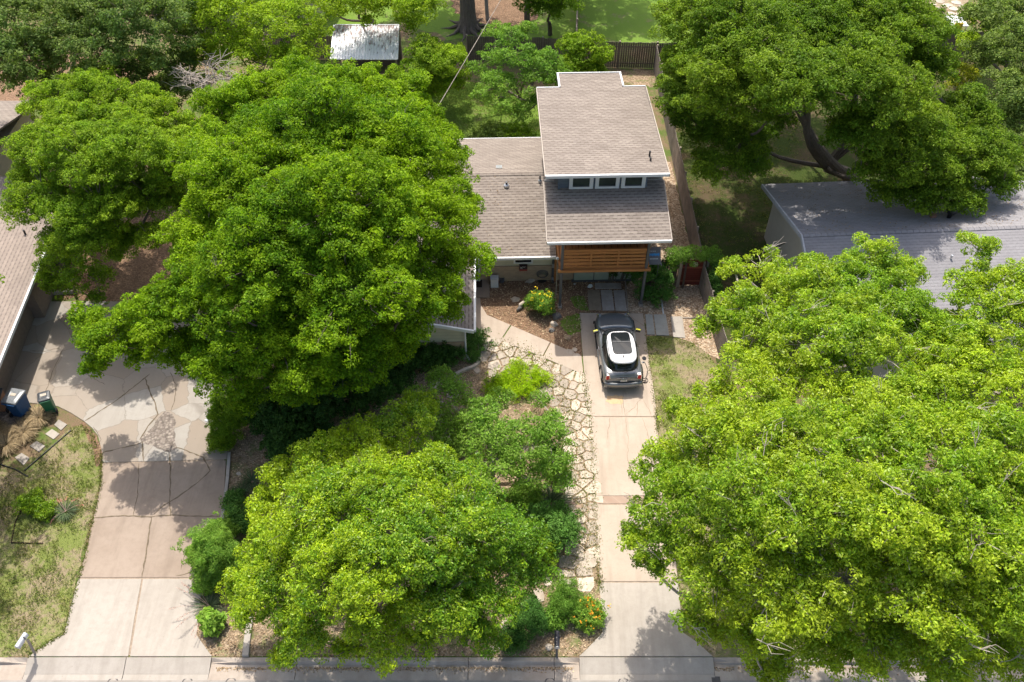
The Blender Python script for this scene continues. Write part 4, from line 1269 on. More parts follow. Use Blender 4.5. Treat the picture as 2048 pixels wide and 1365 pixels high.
        for y0, y1 in ((-1.95, -.95), (.9, 1.85)):
            pts = [(s * .915, (y0 + y1) / 2 + .44 * math.cos(a), .36 + .42 * math.sin(a)) for a in np.linspace(0, math.pi, 12)]
            mb.tube(pts, .03, 6)
        mb.box(min(s * .86, s * .93), max(s * .86, s * .93), -.98, .92, .24, .36)
        mb.build('wheel_arch_cladding', M['black'], root)
        mb = MB(); mb.tube([(s * .60, -1.55, 1.60), (s * .62, -.8, 1.63), (s * .60, .0, 1.60)], .012, 6); mb.build('roof_rail', M['black'], rp)
        for y in (-1.38, 1.32):
            mb = MB(); mb.lathe((0, 0, -.10), [(.20, 0), (.335, .01), (.345, .05), (.345, .15), (.335, .19), (.2, .2)], 24)
            wh = mb.build('wheel', M['rubber'], root, smooth=False, loc=(s * .80, y, .345)); wh.rotation_euler = (0, R(90), 0)
            mb = MB(); mb.lathe((0, 0, -.11), [(.21, 0), (.2, .22)], 16); mb.build('rim', M['metal'], wh)
    mb = MB()
    mb.loft([[(x, -2.10 - .10 * (1 - (x / .85) ** 2) - dy, z) for x in np.linspace(-.84, .84, 13)] for dy, z in ((0, .60), (.045, .585), (.055, .50), (.03, .36), (-.02, .34))], closed=False, cap=False)
    bp = mb.build('rear_bumper', body, root, smooth=True)
    sm = bp.modifiers.new('thickness', 'SOLIDIFY'); sm.thickness = .05
    mb = MB(); mb.box(-.6, .6, -2.2, -2.14, .27, .36); mb.build('diffuser', M['black'], bp)
    mb = MB(); mb.obox((0, -2.165, .745), (.15, 0, 0), (0, .012, -.002), (0, .01, .06)); pt = mb.build('licence_plate', m_plain('plate_pale', (.66, .62, .55), .5), root)
    mb = MB()
    for i in range(6):
        if i != 3: mb.box(-.115 + i * .039, -.09 + i * .039, -2.184, -2.179, .725, .77)
    mb.build('plate_marks', m_plain('plate_ink', (.32, .28, .24), .6), pt)
    mb = MB(); mb.obox((0, -2.13, .86), (.30, 0, 0), (0, .03, 0), (0, 0, .018)); mb.build('tailgate_handle', M['black'], root)
    mb = MB(); mb.lathe((0, -2.155, .865), [(.045, 0), (.05, .012), (.03, .025)], 14, 1.3, .5); mb.build('badge', M['chrome'], root)
    mb = MB(); mb.tube([(0, -1.99, 1.06), (.12, -1.98, 1.10), (.26, -1.93, 1.13)], .010, 5); mb.build('rear_wiper', M['black'], root)
    return root
cr = car('parked_car', (4.88, 28.42, .03), R(2.2), 'small grey hatchback with a white roof, sunroof and yellow mirrors on the driveway', None, M['carpaint'], M['cardark'], M['carwhite'], M['mirror_yellow'])
mb = MB(); mb.lathe((0, 0, 0), [(.0, 0), (.10, 0), (.10, .018), (.0, .018)], 16)
fl = mb.build('charging_flap', M['black'], cr, loc=(1.03, -1.12, 1.02)); fl.rotation_euler = (R(18), R(12), 0)
p2c = at(1950, 1384, -.15)
car('parked_car', (p2c.x + 1.9, 11.35, -.15), R(90), 'dark parked car at the kerb, almost hidden under the bright green tree', None, M['cardark'], M['cardark'], M['cardark'], M['black'])
# charging cable on the drive
cw = Matrix.Translation((4.88, 28.42, .03)) @ Matrix.Rotation(R(2.2), 4, 'Z')
a = cw @ Vector((.93, -1.20, .86))
pts = [a, a + Vector((.12, -.03, .0)), at(1293, 733, .35), at(1295.5, 741, .06), at(1294.5, 750, .045), at(1290, 757, .045), at(1285, 756, .045), at(1284, 760, .045), at(1290, 761, .045), at(1293.5, 757, .05), at(1296, 762, .045), at(1292, 766, .045), at(1286, 765, .045)]
mb = MB(); mb.tube(catmull(pts, 5), .013, 6)
cb = mb.build('charging_cable', M['black']); tag(cb, 'thin dark charging cable looping from the grey car onto the concrete', 'cable')
mb = MB(); mb.tube([a, a + Vector((.13, -.03, .01))], .035, 8); mb.build('plug', M['white'], cb)

# ------------------------------------------------------------------ bins
def bin_(loc, rz, w, d_, h, body, lid, label, tilt=0):
    root = empty('wheelie_bin', loc, rz, label, 'bin', 'wheeled bins beside the left driveway')
    mb = MB()
    def rr(wd, dp, z, n=5, r=.06):
        pts = []
        for cx, cy, a0 in ((wd / 2 - r, dp / 2 - r, 0), (-wd / 2 + r, dp / 2 - r, 90), (-wd / 2 + r, -dp / 2 + r, 180), (wd / 2 - r, -dp / 2 + r, 270)):
            for i in range(n): a = R(a0 + 90 * i / (n - 1)); pts.append((cx + r * math.cos(a), cy + r * math.sin(a), z))
        return pts
    mb.loft([rr(w * .78, d_ * .72, .05), rr(w * .86, d_ * .84, h * .5), rr(w * .95, d_ * .95, h * .9), rr(w, d_, h * .93), rr(w, d_, h * .96)])
    mb.build('body', body, root)
    mb = MB(); mb.loft([rr(w * 1.04, d_ * 1.02, h * .965), rr(w * 1.05, d_ * 1.03, h * .995), rr(w * .98, d_ * .96, h * 1.03), rr(w * .6, d_ * .6, h * 1.05), rr(w * .4, d_ * .4, h * 1.04)])
    ld = mb.build('lid', lid, root)
    mb = MB(); mb.box(-.12, .12, -.02, .12, h * 1.046, h * 1.052); mb.build('lid_label', M['stone'], ld)
    mb = MB(); mb.tube([(-w * .42, -d_ * .56, h * .94), (w * .42, -d_ * .56, h * .94)], .02, 8)
    for s in (-1, 1): mb.tube([(s * w * .42, -d_ * .56, h * .94), (s * w * .42, -d_ * .46, h * .94)], .018, 6)
    mb.build('handle', body, root)
    for s in (-1, 1):
        mb = MB(); mb.lathe((0, 0, -.03), [(.05, 0), (.12, .005), (.125, .03), (.12, .06), (.05, .06)], 16)
        wh = mb.build('wheel', M['rubber'], root, loc=(s * w * .46, -d_ * .36, .125)); wh.rotation_euler = (0, R(90), 0)
    return root
p = at(38, 812, .5); bin_((p.x, p.y, .03), R(-12), .70, .82, 1.12, M['bin_blue'], M['lid_grey'], 'big blue wheeled bin with a grey lid by the left house')
p = at(96, 808, .5); bin_((p.x, p.y, .03), R(22), .50, .55, .98, M['bin_green'], M['lid_dark'], 'green wheeled bin with a shiny dark lid, rightmost of the three bins')
p = at(-1, 804, .5); bin_((p.x, p.y, .03), R(8), .55, .62, 1.0, M['bin_brown'], M['lid_dark'], 'brown wheeled bin with a black lid at the left edge of the picture')

# ------------------------------------------------------------------ mailboxes
def mailbox(base, top, body_c, yaw, mat, postmat, label, door=None, L_=.5, w=.085):
    root = empty('mailbox', (base.x, base.y, 0), 0, label, 'mailbox')
    t = top - base
    mb = MB(); mb.tube([(0, 0, -.1), (t.x, t.y, t.z - .1)], .05, 4); mb.build('post', postmat, root)
    mb = MB()
    prof = [(math.cos(a) * w, .09 + math.sin(a) * w) for a in np.linspace(0, math.pi, 9)] + [(-w, 0), (w, 0)]
    mb.loft([[(x, -L_ / 2, z) for x, z in prof], [(x, L_ / 2, z) for x, z in prof]])
    b = mb.build('box', mat, root, loc=body_c - base); b.rotation_euler = (0, 0, yaw)
    mb = MB(); mb.loft([[(x * .97, -L_ / 2 - .02, z * .97 + .002) for x, z in prof], [(x * .97, -L_ / 2 - .001, z * .97 + .002) for x, z in prof]]); dd_ = mb.build('door', door or mat, b)
    mb = MB(); mb.box(w + .002, w + .015, .05, .09, .05, .25); mb.build('flag', M['greypost'], b)
    return root
p = at(70, 1309, 0); q = at(49, 1270, 1.0); c = at(45, 1283, 1.05)
mailbox(p, Vector((c.x + .1, c.y + .1, 1.05)), c, R(-14), m_plain('mailbox_silver', (.55, .56, .58), .4, .5), M['wood_grey'], 'pale silver mailbox on a leaning timber post by the left driveway')
c = at(1114, 1282, 1.05); p = Vector((c.x + .03, c.y - .12, 0))
mailbox(p, Vector((c.x, c.y, 1.05)), c, R(-3), m_plain('mailbox_black', (.03, .03, .04), .3, .5), M['greypost'], 'black mailbox at the kerb in front of the fine green shrub', door=M['metal'], L_=.56, w=.095)

# ------------------------------------------------------------------ paving pieces lying in the yard
def paver(quad, label, mat, group, z0=.0, h=.05, name='paver'):
    pts = [at(x, y, h) for x, y in quad]
    cx = sum(p.x for p in pts) / len(pts); cy = sum(p.y for p in pts) / len(pts)
    if sum((pts[i].x) * (pts[(i + 1) % len(pts)].y) - pts[(i + 1) % len(pts)].x * pts[i].y for i in range(len(pts))) < 0: pts = pts[::-1]
    mb = MB(); mb.prism([(p.x - cx, p.y - cy) for p in pts], z0, h)
    o = mb.build(name, mat, loc=(cx, cy, 0), bevel=.01)
    return tag(o, label, 'paving slab', group)
G1 = 'concrete slabs laid in the gravel above the driveway'
paver([(1190, 566), (1242, 566), (1243, 577), (1190, 577)], 'wide flat slab nearest the house wall under the balcony', M['conc_grey'], G1)
paver([(1175, 580), (1199, 580), (1203.5, 620.5), (1178, 620)], 'brown-stained slab, leftmost of the three upright slabs above the driveway', m_concrete('concrete_brown', (.33, .265, .19), (.22, .17, .115), .9, 1.2, 4), G1)
paver([(1201, 580), (1224, 580), (1229, 621), (1205, 621)], 'middle of the three upright slabs above the driveway', M['conc_grey'], G1)
paver([(1227, 580.5), (1249, 580.5), (1254, 622), (1231, 621.5)], 'rightmost of the three upright slabs above the driveway', M['conc_grey'], G1)
G2 = 'concrete slabs right of the driveway'
cg = m_concrete('concrete_paver_cool', (.40, .40, .365), (.31, .30, .27), .8, 1.2, 7)
paver([(1290.5, 628.5), (1305, 629), (1310, 669), (1294.5, 669)], 'narrow grey slab touching the right edge of the driveway', cg, G2)
paver([(1307.5, 629), (1331.5, 629), (1338.5, 671), (1312.5, 670)], 'broad grey slab second from the driveway edge', cg, G2)
paver([(1341, 633), (1364.5, 633), (1371, 676), (1346.5, 674)], 'pale sunlit slab, third from the driveway edge', M['conc_white'], G2)
paver([(1321.5, 597), (1324, 597), (1328.5, 628), (1325.5, 628)], 'thin white edging strip in the gravel above the grey slabs', M['white'], None, name='edging_strip')
paver([(1366, 634.5), (1413, 634.5), (1413, 636.5), (1366, 636.5)], 'thin brown timber strip across the gravel below the red gate', M['wood_grey'], None, name='edging_strip')
paver([(1249, 556), (1251, 556), (1257.5, 626), (1255.5, 626)], 'thin dark edging strip beside the three upright slabs', M['wood_grey'], None, name='edging_strip')
G3 = 'square stepping stones in the left lawn'
for q, l in (([(108, 850), (117, 839), (134, 849), (122, 861)], 'square stepping stone nearest the green bin'), ([(90, 868), (104, 858), (119, 868), (107, 879)], 'whitish square stepping stone, second from the green bin'),
             ([(59, 892), (73, 882), (90, 892), (78, 904)], 'square stepping stone beside the middle dry grass clump'), ([(29, 915), (43, 906), (59, 916), (47, 931)], 'darker square stepping stone at the edging corner'), ):
    paver(q, l, M['conc_grey'] if 'whitish' not in l else M['conc_white'], G3, h=.035, name='stepping_stone')
def strip(pts, w, h, mat, label, name='edging_strip', z0=0.0, curve=False, cat='edging'):
    P_ = [at(x, y, h) for x, y in pts]
    if curve: P_ = catmull(P_, 5)
    o0 = P_[0].copy(); mb = MB()
    Ls, Rs = [], []
    for i, p in enumerate(P_):
        t = (P_[min(i + 1, len(P_) - 1)] - P_[max(i - 1, 0)]); t.z = 0; t.normalize()
        n_ = Vector((-t.y, t.x, 0)) * w / 2; Ls.append(p - o0 + n_); Rs.append(p - o0 - n_)
    for i in range(len(P_) - 1):
        a, b, c, d_ = Rs[i], Rs[i + 1], Ls[i + 1], Ls[i]
        mb.hexa([(v.x, v.y, z0) for v in (a, b, c, d_)], [(v.x, v.y, h) for v in (a, b, c, d_)])
    return tag(mb.build(name, mat, loc=(o0.x, o0.y, 0)), label, cat)
strip([(142, 860), (48, 941)], .035, .05, M['black'], 'black lawn edging below the stepping stones')
strip([(-10, 925), (0, 928), (30, 938), (56, 953)], .035, .05, M['black'], 'black lawn edging from the left picture edge to the corner')
strip([(85, 1087), (22, 1085), (30, 1045), (42, 1020)], .035, .05, M['mat_dark'], 'dark edging corner left of the yellow-green shrub')
strip([(458, 905), (455, 950), (449, 1000), (443, 1045), (436, 1100)], .13, .12, M['conc_grey'], 'long pale concrete kerb strip along the right side of the left driveway', curve=True)
strip([(490, 1311), (493, 1285), (497, 1255), (502, 1215), (506, 1180)], .22, .14, M['conc_white'], 'pale concrete block strip running back from the kerb under the front oak')
strip([(981, 676), (973, 690), (968, 700)], .13, .14, M['stone'], 'short pale limestone border piece at the corner of the front walk')
strip([(961, 708), (956, 724), (948, 731), (930, 738), (905, 750)], .14, .13, M['stone'], 'curved limestone border below the dark groundcover', curve=True)

# irregular flagstones
def clip(poly, a, n):
    out = []
    for i in range(len(poly)):
        p, q = poly[i], poly[(i + 1) % len(poly)]
        dp = (p - a).dot(n); dq = (q - a).dot(n)
        if dp <= 0: out.append(p)
        if (dp < 0) != (dq < 0) and abs(dp - dq) > 1e-9: out.append(p + (q - p) * (dp / (dp - dq)))
    return out
path = P((976, 680), (1004, 690), (1085, 724), (1162, 758), (1170, 800), (1175, 850), (1178, 900), (1182, 960), (1184, 990), (1150, 996), (1150, 930), (1140, 880), (1128, 830), (1105, 800), (1085, 768), (1050, 745), (1012, 738), (985, 724), (968, 708))
rf_ = random.Random(11)
seeds = []
bx0, bx1 = min(p[0] for p in path), max(p[0] for p in path); by0, by1 = min(p[1] for p in path), max(p[1] for p in path)
tries = 0
while tries < 9000:
    tries += 1
    x, y = rf_.uniform(bx0, bx1), rf_.uniform(by0, by1)
    if not inpoly(np.array([x]), np.array([y]), path)[0]: continue
    if all((x - a) ** 2 + (y - b) ** 2 > rf_.uniform(.28, .54) ** 2 for a, b in seeds): seeds.append((x, y))
path2 = P((1150, 1000), (1186, 998), (1188, 1060), (1196, 1162), (1125, 1170), (1135, 1140), (1152, 1110), (1152, 1050))
seeds2 = []
for _ in range(4000):
    x, y = rf_.uniform(min(p[0] for p in path2), max(p[0] for p in path2)), rf_.uniform(min(p[1] for p in path2), max(p[1] for p in path2))
    if inpoly(np.array([x]), np.array([y]), path2)[0] and all((x - a) ** 2 + (y - b) ** 2 > rf_.uniform(.26, .44) ** 2 for a, b in seeds2): seeds2.append((x, y))
seeds2 = [q for q in seeds2 if rf_.random() < .75 and (Vector(q) - Vector(at2(1176, 1122))).length > .5]
seeds += seeds2
FG, FL = 'limestone flagstones of the path', 'irregular pale limestone flagstone in the path beside the walk and driveway'
def flag(poly, h):
    cx = sum(p.x for p in poly) / len(poly); cy = sum(p.y for p in poly) / len(poly)
    q = rag([(p.x - cx, p.y - cy) for p in poly], .018, .12, rf_.randint(0, 9999))
    mb = MB(); mb.prism(q, 0, h); o = mb.build('flagstone', M['flag'], loc=(cx, cy, 0)); o['label'] = FL; o['category'] = 'flagstone'; o['group'] = FG
    return o
for i, (x, y) in enumerate(seeds):
    s = Vector((x, y)); poly = [s + Vector((dx, dy)) * .42 for dx, dy in ((-1, -.7), (-.5, -1), (.6, -1), (1, -.5), (1, .6), (.4, 1), (-.7, 1), (-1, .5))]
    for j, (u, v) in enumerate(seeds):
        if i == j: continue
        o = Vector((u, v)); dv = o - s
        if dv.length < 1.2: poly = clip(poly, s + dv * .5 - dv.normalized() * .038, dv.normalized())
        if len(poly) < 3: break
    if len(poly) >= 3: flag(poly, rf_.uniform(.020, .036))
for px, py, r in ((1176, 1122, .42), (1120, 1180, .2), (1095, 1165, .2), (1076, 1192, .3),
                  (1066, 1200, .2), (1010, 1250, .2), (1000, 1290, .22), (985, 1300, .16), (870, 770, .3), (838, 792, .28), (905, 790, .3), (815, 800, .22), (880, 810, .2), (915, 838, .3), (955, 742, .18), (985, 748, .25), (930, 715, .15), (1140, 705, .2), (1153, 712, .16), (1150, 700, .13)):
    c = at(px, py, 0); k = rf_.randint(6, 9)
    flag([Vector((c.x + r * rf_.uniform(.75, 1.1) * math.cos(2 * math.pi * i / k), c.y + r * rf_.uniform(.75, 1.1) * math.sin(2 * math.pi * i / k))) for i in range(k)], .035)
for q in ([(1137, 1004), (1150, 1004), (1150, 1009), (1138, 1009)], [(1150, 1010), (1166, 1010), (1166, 1016), (1151, 1016)]):
    paver(q, 'pinkish brick-like paver at the left end of the brick band', M['brickred'], 'pink pavers by the brick band', h=.04)

# rocks, ornaments and things by the front wall
def rock(px, py, r, label, mat=None, sx=1.0, sy=.8, sz=.6, name='rock'):
    bm = bmesh.new(); bmesh.ops.create_icosphere(bm, subdivisions=3, radius=1)
    sd_ = rf_.uniform(0, 50)
    for v in bm.verts:
        n_ = noise.noise(v.co * 1.3 + Vector((sd_, 0, 0))) * .5 + noise.noise(v.co * 3.1 + Vector((sd_, 4, 0))) * .15
        v.co = v.co * (1 + n_); v.co.x *= r * sx; v.co.y *= r * sy; v.co.z *= r * sz
    me = bpy.data.meshes.new(name); bm.to_mesh(me); bm.free(); me.materials.append(mat or M['stone'])
    o = bpy.data.objects.new(name, me); S.collection.objects.link(o); c = at(px, py, 0); o.location = (c.x, c.y, r * sz * .5)
    o.rotation_euler = (0, 0, rf_.uniform(0, 3)); return tag(o, label, 'rock')
rock(1030, 600, .22, 'flat pale rock in the mulch above the ornament', sz=.3)
rock(1114, 634, .24, 'dark grey rock right of the yellow flowering bush', M['stone_dark'])
rock(1108, 650, .18, 'mottled rock just below the dark grey rock', M['stone'])
rock(1103, 662, .16, 'small bluish rock at the foot of the yellow flowering bush', M['stone_dark'])
rock(1136, 677, .18, 'rounded brown rock on the bare soil above the walk', m_plain('rock_brown', (.3, .22, .14), .9), sz=.4)
rock(1180, 574, .13, 'round whitish rock left of the wide slab', M['white'], sz=.8, sx=.9)
rock(1149, 569, .06, 'tiny white pebble in the bed below the balcony', M['white'])
rock(1060, 564, .20, 'pale block at the foot of the tan brick wall', M['stone'], sx=1.2, sy=.6, sz=.5)
rock(1098, 1296, .14, 'whitish rough rock left of the black mailbox', M['stone'])
rock(414, 842, .10, 'small white pebble on the patched left driveway', M['white'])
rock(478, 948, .10, 'small pale rock in the bed right of the left driveway', M['stone'])
c = at(1043, 614, 0)
orn = empty('garden_ornament', (c.x, c.y, 0), R(-35), 'pale and dark weathered wood ornament on the sunny mulch', 'ornament')
mb = MB(); mb.tube([(0, .32, .12), (.02, .12, .2), (0, -.1, .22), (.02, -.22, .14)], [.05, .09, .10, .05], 8); mb.build('body', M['stone'], orn, smooth=True)
mb = MB(); mb.tube([(.03, -.02, .15), (.04, -.2, .1), (.02, -.42, .08)], [.08, .11, .05], 8); mb.build('base', M['stone_dark'], orn, smooth=True)
c = at(989, 572, 0)
bx = empty('parcel_box', (c.x, c.y, 0), HRZ, 'white parcel box with a thin slot standing right of the porch', 'box')
mb = MB(); mb.box(-.19, .19, -.16, .16, 0, .55); mb.build('body', M['white'], bx, bevel=.015)
mb = MB(); mb.box(-.205, .205, -.175, .165, .552, .60); ld = mb.build('lid', M['white'], bx, bevel=.01)
mb = MB(); mb.box(-.12, .12, -.178, -.176, .565, .58); mb.build('slot', M['greypost'], ld)
c = at(1004, 564, 0)
mb = MB(); mb.lathe((0, 0, 0), [(.10, 0), (.13, .04), (.11, .22), (.13, .26), (.08, .24)], 10); o = mb.build('lantern', M['greypost'], loc=(c.x, c.y, 0)); tag(o, 'small dark pot-like lantern between the parcel box and the wall', 'lantern')
mb = MB(); p = [at(944, 557, .125), at(964, 557, .125), at(964, 575, .125), at(944, 575, .125)]
mb.prism([(v.x, v.y) for v in p[::-1]], .122, .14); o = mb.build('doormat', M['mat_dark']); tag(o, 'dark doormat on the porch slab by the white door', 'doormat')
# wall planter with red and dark panels
c = hloc(1046.5, 531, 1.05)
pl_ = MB(); pl_.box(c.x - .20, c.x + .20, 2.50, 2.63, .86, 1.16); o = pl_.build('wall_planter', m_plain('planter_brown', (.06, .03, .025), .8)); o.matrix_world = HM
tag(o, 'dark wall box with white marks and a red lower edge under the small window', 'planter')
q = MB(); q.box(c.x - .2, c.x + .2, 2.485, 2.499, .84, .94); q.build('red_trim', m_plain('planter_red', (.30, .06, .05), .7), o)
q = MB()
for s in (-1, 1):
    q.tube([(c.x - .10 + s * -.07, 2.492, 1.12), (c.x - .10 + s * .05, 2.492, 1.0)], .010, 4); 
q.tube([(c.x - .02, 2.492, 1.12), (c.x + .03, 2.492, 1.08), (c.x + .09, 2.492, 1.12)], .010, 4)
q.build('white_marks', M['white'], o)
# hose pot: a ring-shaped coil in a dark stand
c = at(1084, 562, 0)
hs = empty('hose_reel', (c.x, c.y + .12, 0), 0, 'round coil of garden hose on a dark stand against the tan brick wall', 'hose reel')
mb = MB()
for k in range(5):
    rr_ = .34 - k * .035
    mb.tube([(rr_ * math.cos(a), -.05 - .04 * k + .18 * math.sin(a) * -.3, .42 + rr_ * .85 * math.sin(a)) for a in np.linspace(0, 2 * math.pi, 24)], .018, 5, cap=False)
mb.build('hose', M['stone_dark'], hs)
mb = MB(); mb.tube([(0, -.05, 0), (0, -.05, .8)], .03, 6); mb.lathe((0, -.05, 0), [(.25, 0), (.24, .03), (.05, .05)], 14); mb.build('stand', M['black'], hs)
# slender pole with a round head
c = at(1111, 604, 0)
pl_ = empty('slender_pole', (c.x, c.y, 0), 0, 'thin tan pole with a white ball head left of the balcony', 'pole')
tp = at(1115, 520, 1.9)
h_ = 2.6; tp = at(1115, 520, h_)
mb = MB(); mb.tube([(0, 0, 0), (tp.x - c.x, tp.y - c.y, h_)], .022, 6); mb.build('shaft', M['wood_grey'], pl_)
mb = MB(); mb.lathe((tp.x - c.x, tp.y - c.y, h_), [(.02, 0), (.07, .03), (.085, .08), (.05, .14), (.01, .16)], 10); mb.build('ball_head', M['white'], pl_, smooth=True)

# ------------------------------------------------------------------ overhead service line and its pole
e = at(1003, -12, 6.5); far = MAST + (e - MAST) * 2.4
pole = empty('utility_pole', (far.x, far.y, 0), 0, 'wooden utility pole holding the service line beyond the rear yards', 'utility pole')
mb = MB(); mb.tube([(0, 0, -.5), (0, 0, far.z + 1.2)], [.16, .11], 10); mb.build('shaft', M['bark'], pole)
mb = MB(); mb.box(-1.1, 1.1, -.06, .06, far.z + .5, far.z + .62); mb.build('crossarm', M['wood_grey'], pole)
pts = []
for t in np.linspace(0, 1, 24):
    v = MAST.lerp(far, t); v.z -= .5 * 4 * t * (1 - t) * .6; pts.append(v)
mb = MB(); mb.tube(pts, .019, 5)
for k in range(60): pass
o = mb.build('service_line', M['wood_grey']); tag(o, 'thin twisted overhead cable crossing the back yard to the house roof', 'cable')

# patio things at the upper right
c = at(1911, 47, .55)
tb = empty('patio_table', (c.x, c.y, 0), 0, 'white table top in bright sun on the far patio', 'table')
mb = MB(); mb.box(-.6, .6, -.75, .75, .68, .74); mb.build('table_top', M['white'], tb)
for sx in (-1, 1):
    for sy in (-1, 1):
        mb = MB(); mb.box(sx * .52 - .03, sx * .52 + .03, sy * .66 - .03, sy * .66 + .03, 0, .679); mb.build('leg', M['white'], tb)
for (px, py) in ((1868, 28), (1885, 30), (1902, 28), (1920, 30), (1866, 10), (1880, 4), (1895, 12), (1912, 6), (1926, 14), (1876, 18), (1906, 18)):
    c = at(px, py, 0); r = rf_.uniform(.22, .38); k = 7
    o = flag([Vector((c.x + r * 1.1 * math.cos(2 * math.pi * i / k + .3), c.y + r * rf_.uniform(.8, 1.1) * math.sin(2 * math.pi * i / k + .3))) for i in range(k)], .04)
    o['label'] = 'pale flagstone of the far patio at the upper right'; o['group'] = 'flagstones of the far patio'
c = at(1911, 78, 0)
ty = empty('toy_slide', (c.x, c.y, 0), 0, 'yellow, teal and red plastic play slide below the far patio', 'toy')
mb = MB(); mb.hexa([(-.35, .2, 0), (.25, .2, 0), (.25, .3, 0), (-.35, .3, 0)], [(-.25, .25, 1.0), (.3, .25, 1.0), (.3, .35, 1.0), (-.25, .35, 1.0)]); mb.build('back_panel', M['yellow_toy'], ty)
mb = MB(); mb.box(-.42, .42, -.25, .18, .42, .5); mb.build('platform', M['teal_toy'], ty)
mb = MB(); mb.box(-.3, .3, -.42, -.26, 0, .34); mb.build('step', M['red_toy'], ty)
for sx in (-1, 1):
    mb = MB(); mb.box(sx * .36 - .04, sx * .36 + .04, -.2, .1, 0, .419); mb.build('leg', M['teal_toy'], ty)
# ------------------------------------------------------------------ trees and plants
def unit(v): return v / np.maximum(np.linalg.norm(v, axis=1, keepdims=True), 1e-6)

def crown(name, lobes, mat, parent, origin, cr=.48, sp=.52, per=95, ll=.17, asp=.5, low=-.35, rough=.16, drop=.0, inner=.30, tint=(0.5, 0.5), gvar=.35, gx=0.0, flat=.62, spread=1.0, spray=.16, gap=.30, gs=.75, subl=0):
    """lobes: (x,y,z,rx,ry,rz) world; every lobe is a bough covered in leaf clumps"""
    Ls = np.array(lobes, float)
    if subl:
        new = []
        for (x, y, z, rx, ry, rz) in Ls:
            new.append((x, y, z - rz * .08, rx * .74, ry * .74, rz * .78))
            k = max(3, int(subl * (rx / 2.0) ** 1.0))
            a0 = rng.uniform(0, 6.28)
            for j in range(k):
                ct = 1 - (j + .5) / k * 1.25            # from the top down to just below the equator
                st = math.sqrt(max(0, 1 - ct * ct)); a = a0 + j * 2.4 + rng.uniform(-.35, .35)
                q = rng.uniform(.55, 1.05); f = rng.uniform(.20, .46)
                new.append((x + rx * q * st * math.cos(a), y + ry * q * st * math.sin(a), z + rz * q * ct, rx * f * rng.uniform(.8, 1.3), ry * f * rng.uniform(.8, 1.3), max(rz * f, .62 * rx * f) * rng.uniform(.8, 1.4)))
        Ls = np.array(new)
    C = []; O = []; RR = []
    for i, (x, y, z, rx, ry, rz) in enumerate(Ls):
        area = 4 * math.pi * ((rx * ry + rx * rz + ry * rz) / 3)
        for lay, frac in ((0, 1.0), (1, inner), (2, spray)):
            n = int(area / (sp * sp) * frac * (1.0 if lay == 0 else 1.0)) + 2
            d = unit(rng.normal(size=(n, 3)))
            d[:, 2] = np.where(d[:, 2] < low, -d[:, 2], d[:, 2])
            f = 1 + rng.normal(0, rough, n)
            ph = rng.uniform(0, 6)
            f += .16 * np.sin(d[:, 0] * 4 + ph) * np.sin(d[:, 1] * 4.5 + ph * 2) + .08 * np.sin(d[:, 0] * 9 + d[:, 1] * 8 + ph)
            if lay == 1: f *= rng.uniform(.45, .78, n)
            if lay == 2: f *= rng.uniform(1.08, 1.30, n)
            p = np.array([x, y, z]) + d * np.array([rx, ry, rz]) * f[:, None]
            keep = rng.random(n) > drop
            if lay != 1:
                for j in range(len(Ls)):
                    if j == i: continue
                    q = (p - Ls[j, :3]) / (Ls[j, 3:] * .80)
                    keep &= (q ** 2).sum(1) > 1
            keep &= p[:, 2] > .12
            C.append(p[keep]); O.append(d[keep]); RR.append(np.full(keep.sum(), (1.0, .95, .62)[lay]))
    C = np.concatenate(C); O = np.concatenate(O); RR = np.concatenate(RR)
    if gap > 0:
        q = C * gs
        nz = np.sin(q[:, 0] * 2.3 + 1.1 * q[:, 2]) + np.sin(q[:, 1] * 2.9 - .7 * q[:, 2] + 1) + np.sin(q[:, 0] * 1.7 + q[:, 1] * 3.7 + q[:, 2] * 2 + 2) + np.sin(q[:, 0] * 5.1 - q[:, 1] * 4.3 + 3) * .8 + np.sin(q[:, 0] * 7.7 + q[:, 1] * 6.9 + q[:, 2] * 5) * .6
        nz = nz / 4.4 * .5 + .5
        kk = (nz > gap) | (rng.random(len(C)) < .12)
        C = C[kk]; O = O[kk]; RR = RR[kk]
    nC = len(C)
    rad = cr * rng.uniform(.55, 1.35, nC) * RR
    cnt = np.maximum(8, (per * (rad / cr) ** 1.6 * rng.uniform(.75, 1.2, nC))).astype(int)
    idx = np.repeat(np.arange(nC), cnt)
    N = len(idx)
    d = unit(rng.normal(size=(N, 3)) + O[idx] * .55 + np.array([0, 0, .25]))
    rr = rad[idx] * rng.uniform(.35, 1.0, N) ** .7 * spread
    p = C[idx] + d * rr[:, None] * np.array([1, 1, flat])
    nrm = unit(d * .5 + np.array([0, 0, .55]) + O[idx] * .2 + rng.normal(size=(N, 3)) * .7)
    ln = ll * rng.uniform(.65, 1.3, N)
    cl = np.clip(rng.random(nC) * .7 + lf(C[:, 0], C[:, 1], 1.1, 2.2) * .6 - .15, 0, 1)
    gy = np.clip(tint[1] + (lf(C[:, 0], C[:, 1], .28, 1.7) - .5) * gvar * 2 + rng.normal(0, .16, nC) + gx * (C[:, 0] - Ls[:, 0].mean()), 0, 1)
    T = np.stack([np.clip(tint[0] + (cl[idx] - .5) * .7, 0, 1), np.clip(gy[idx] + rng.normal(0, .2, N), 0, 1), rng.random(N)], 1)
    p = p - np.array(origin)
    k = p[:, 2] + origin[2] > .03
    o = leaf_mesh(name, p[k], nrm[k], ln[k], asp, T[k], mat, parent)
    return o, C - np.array(origin), rad

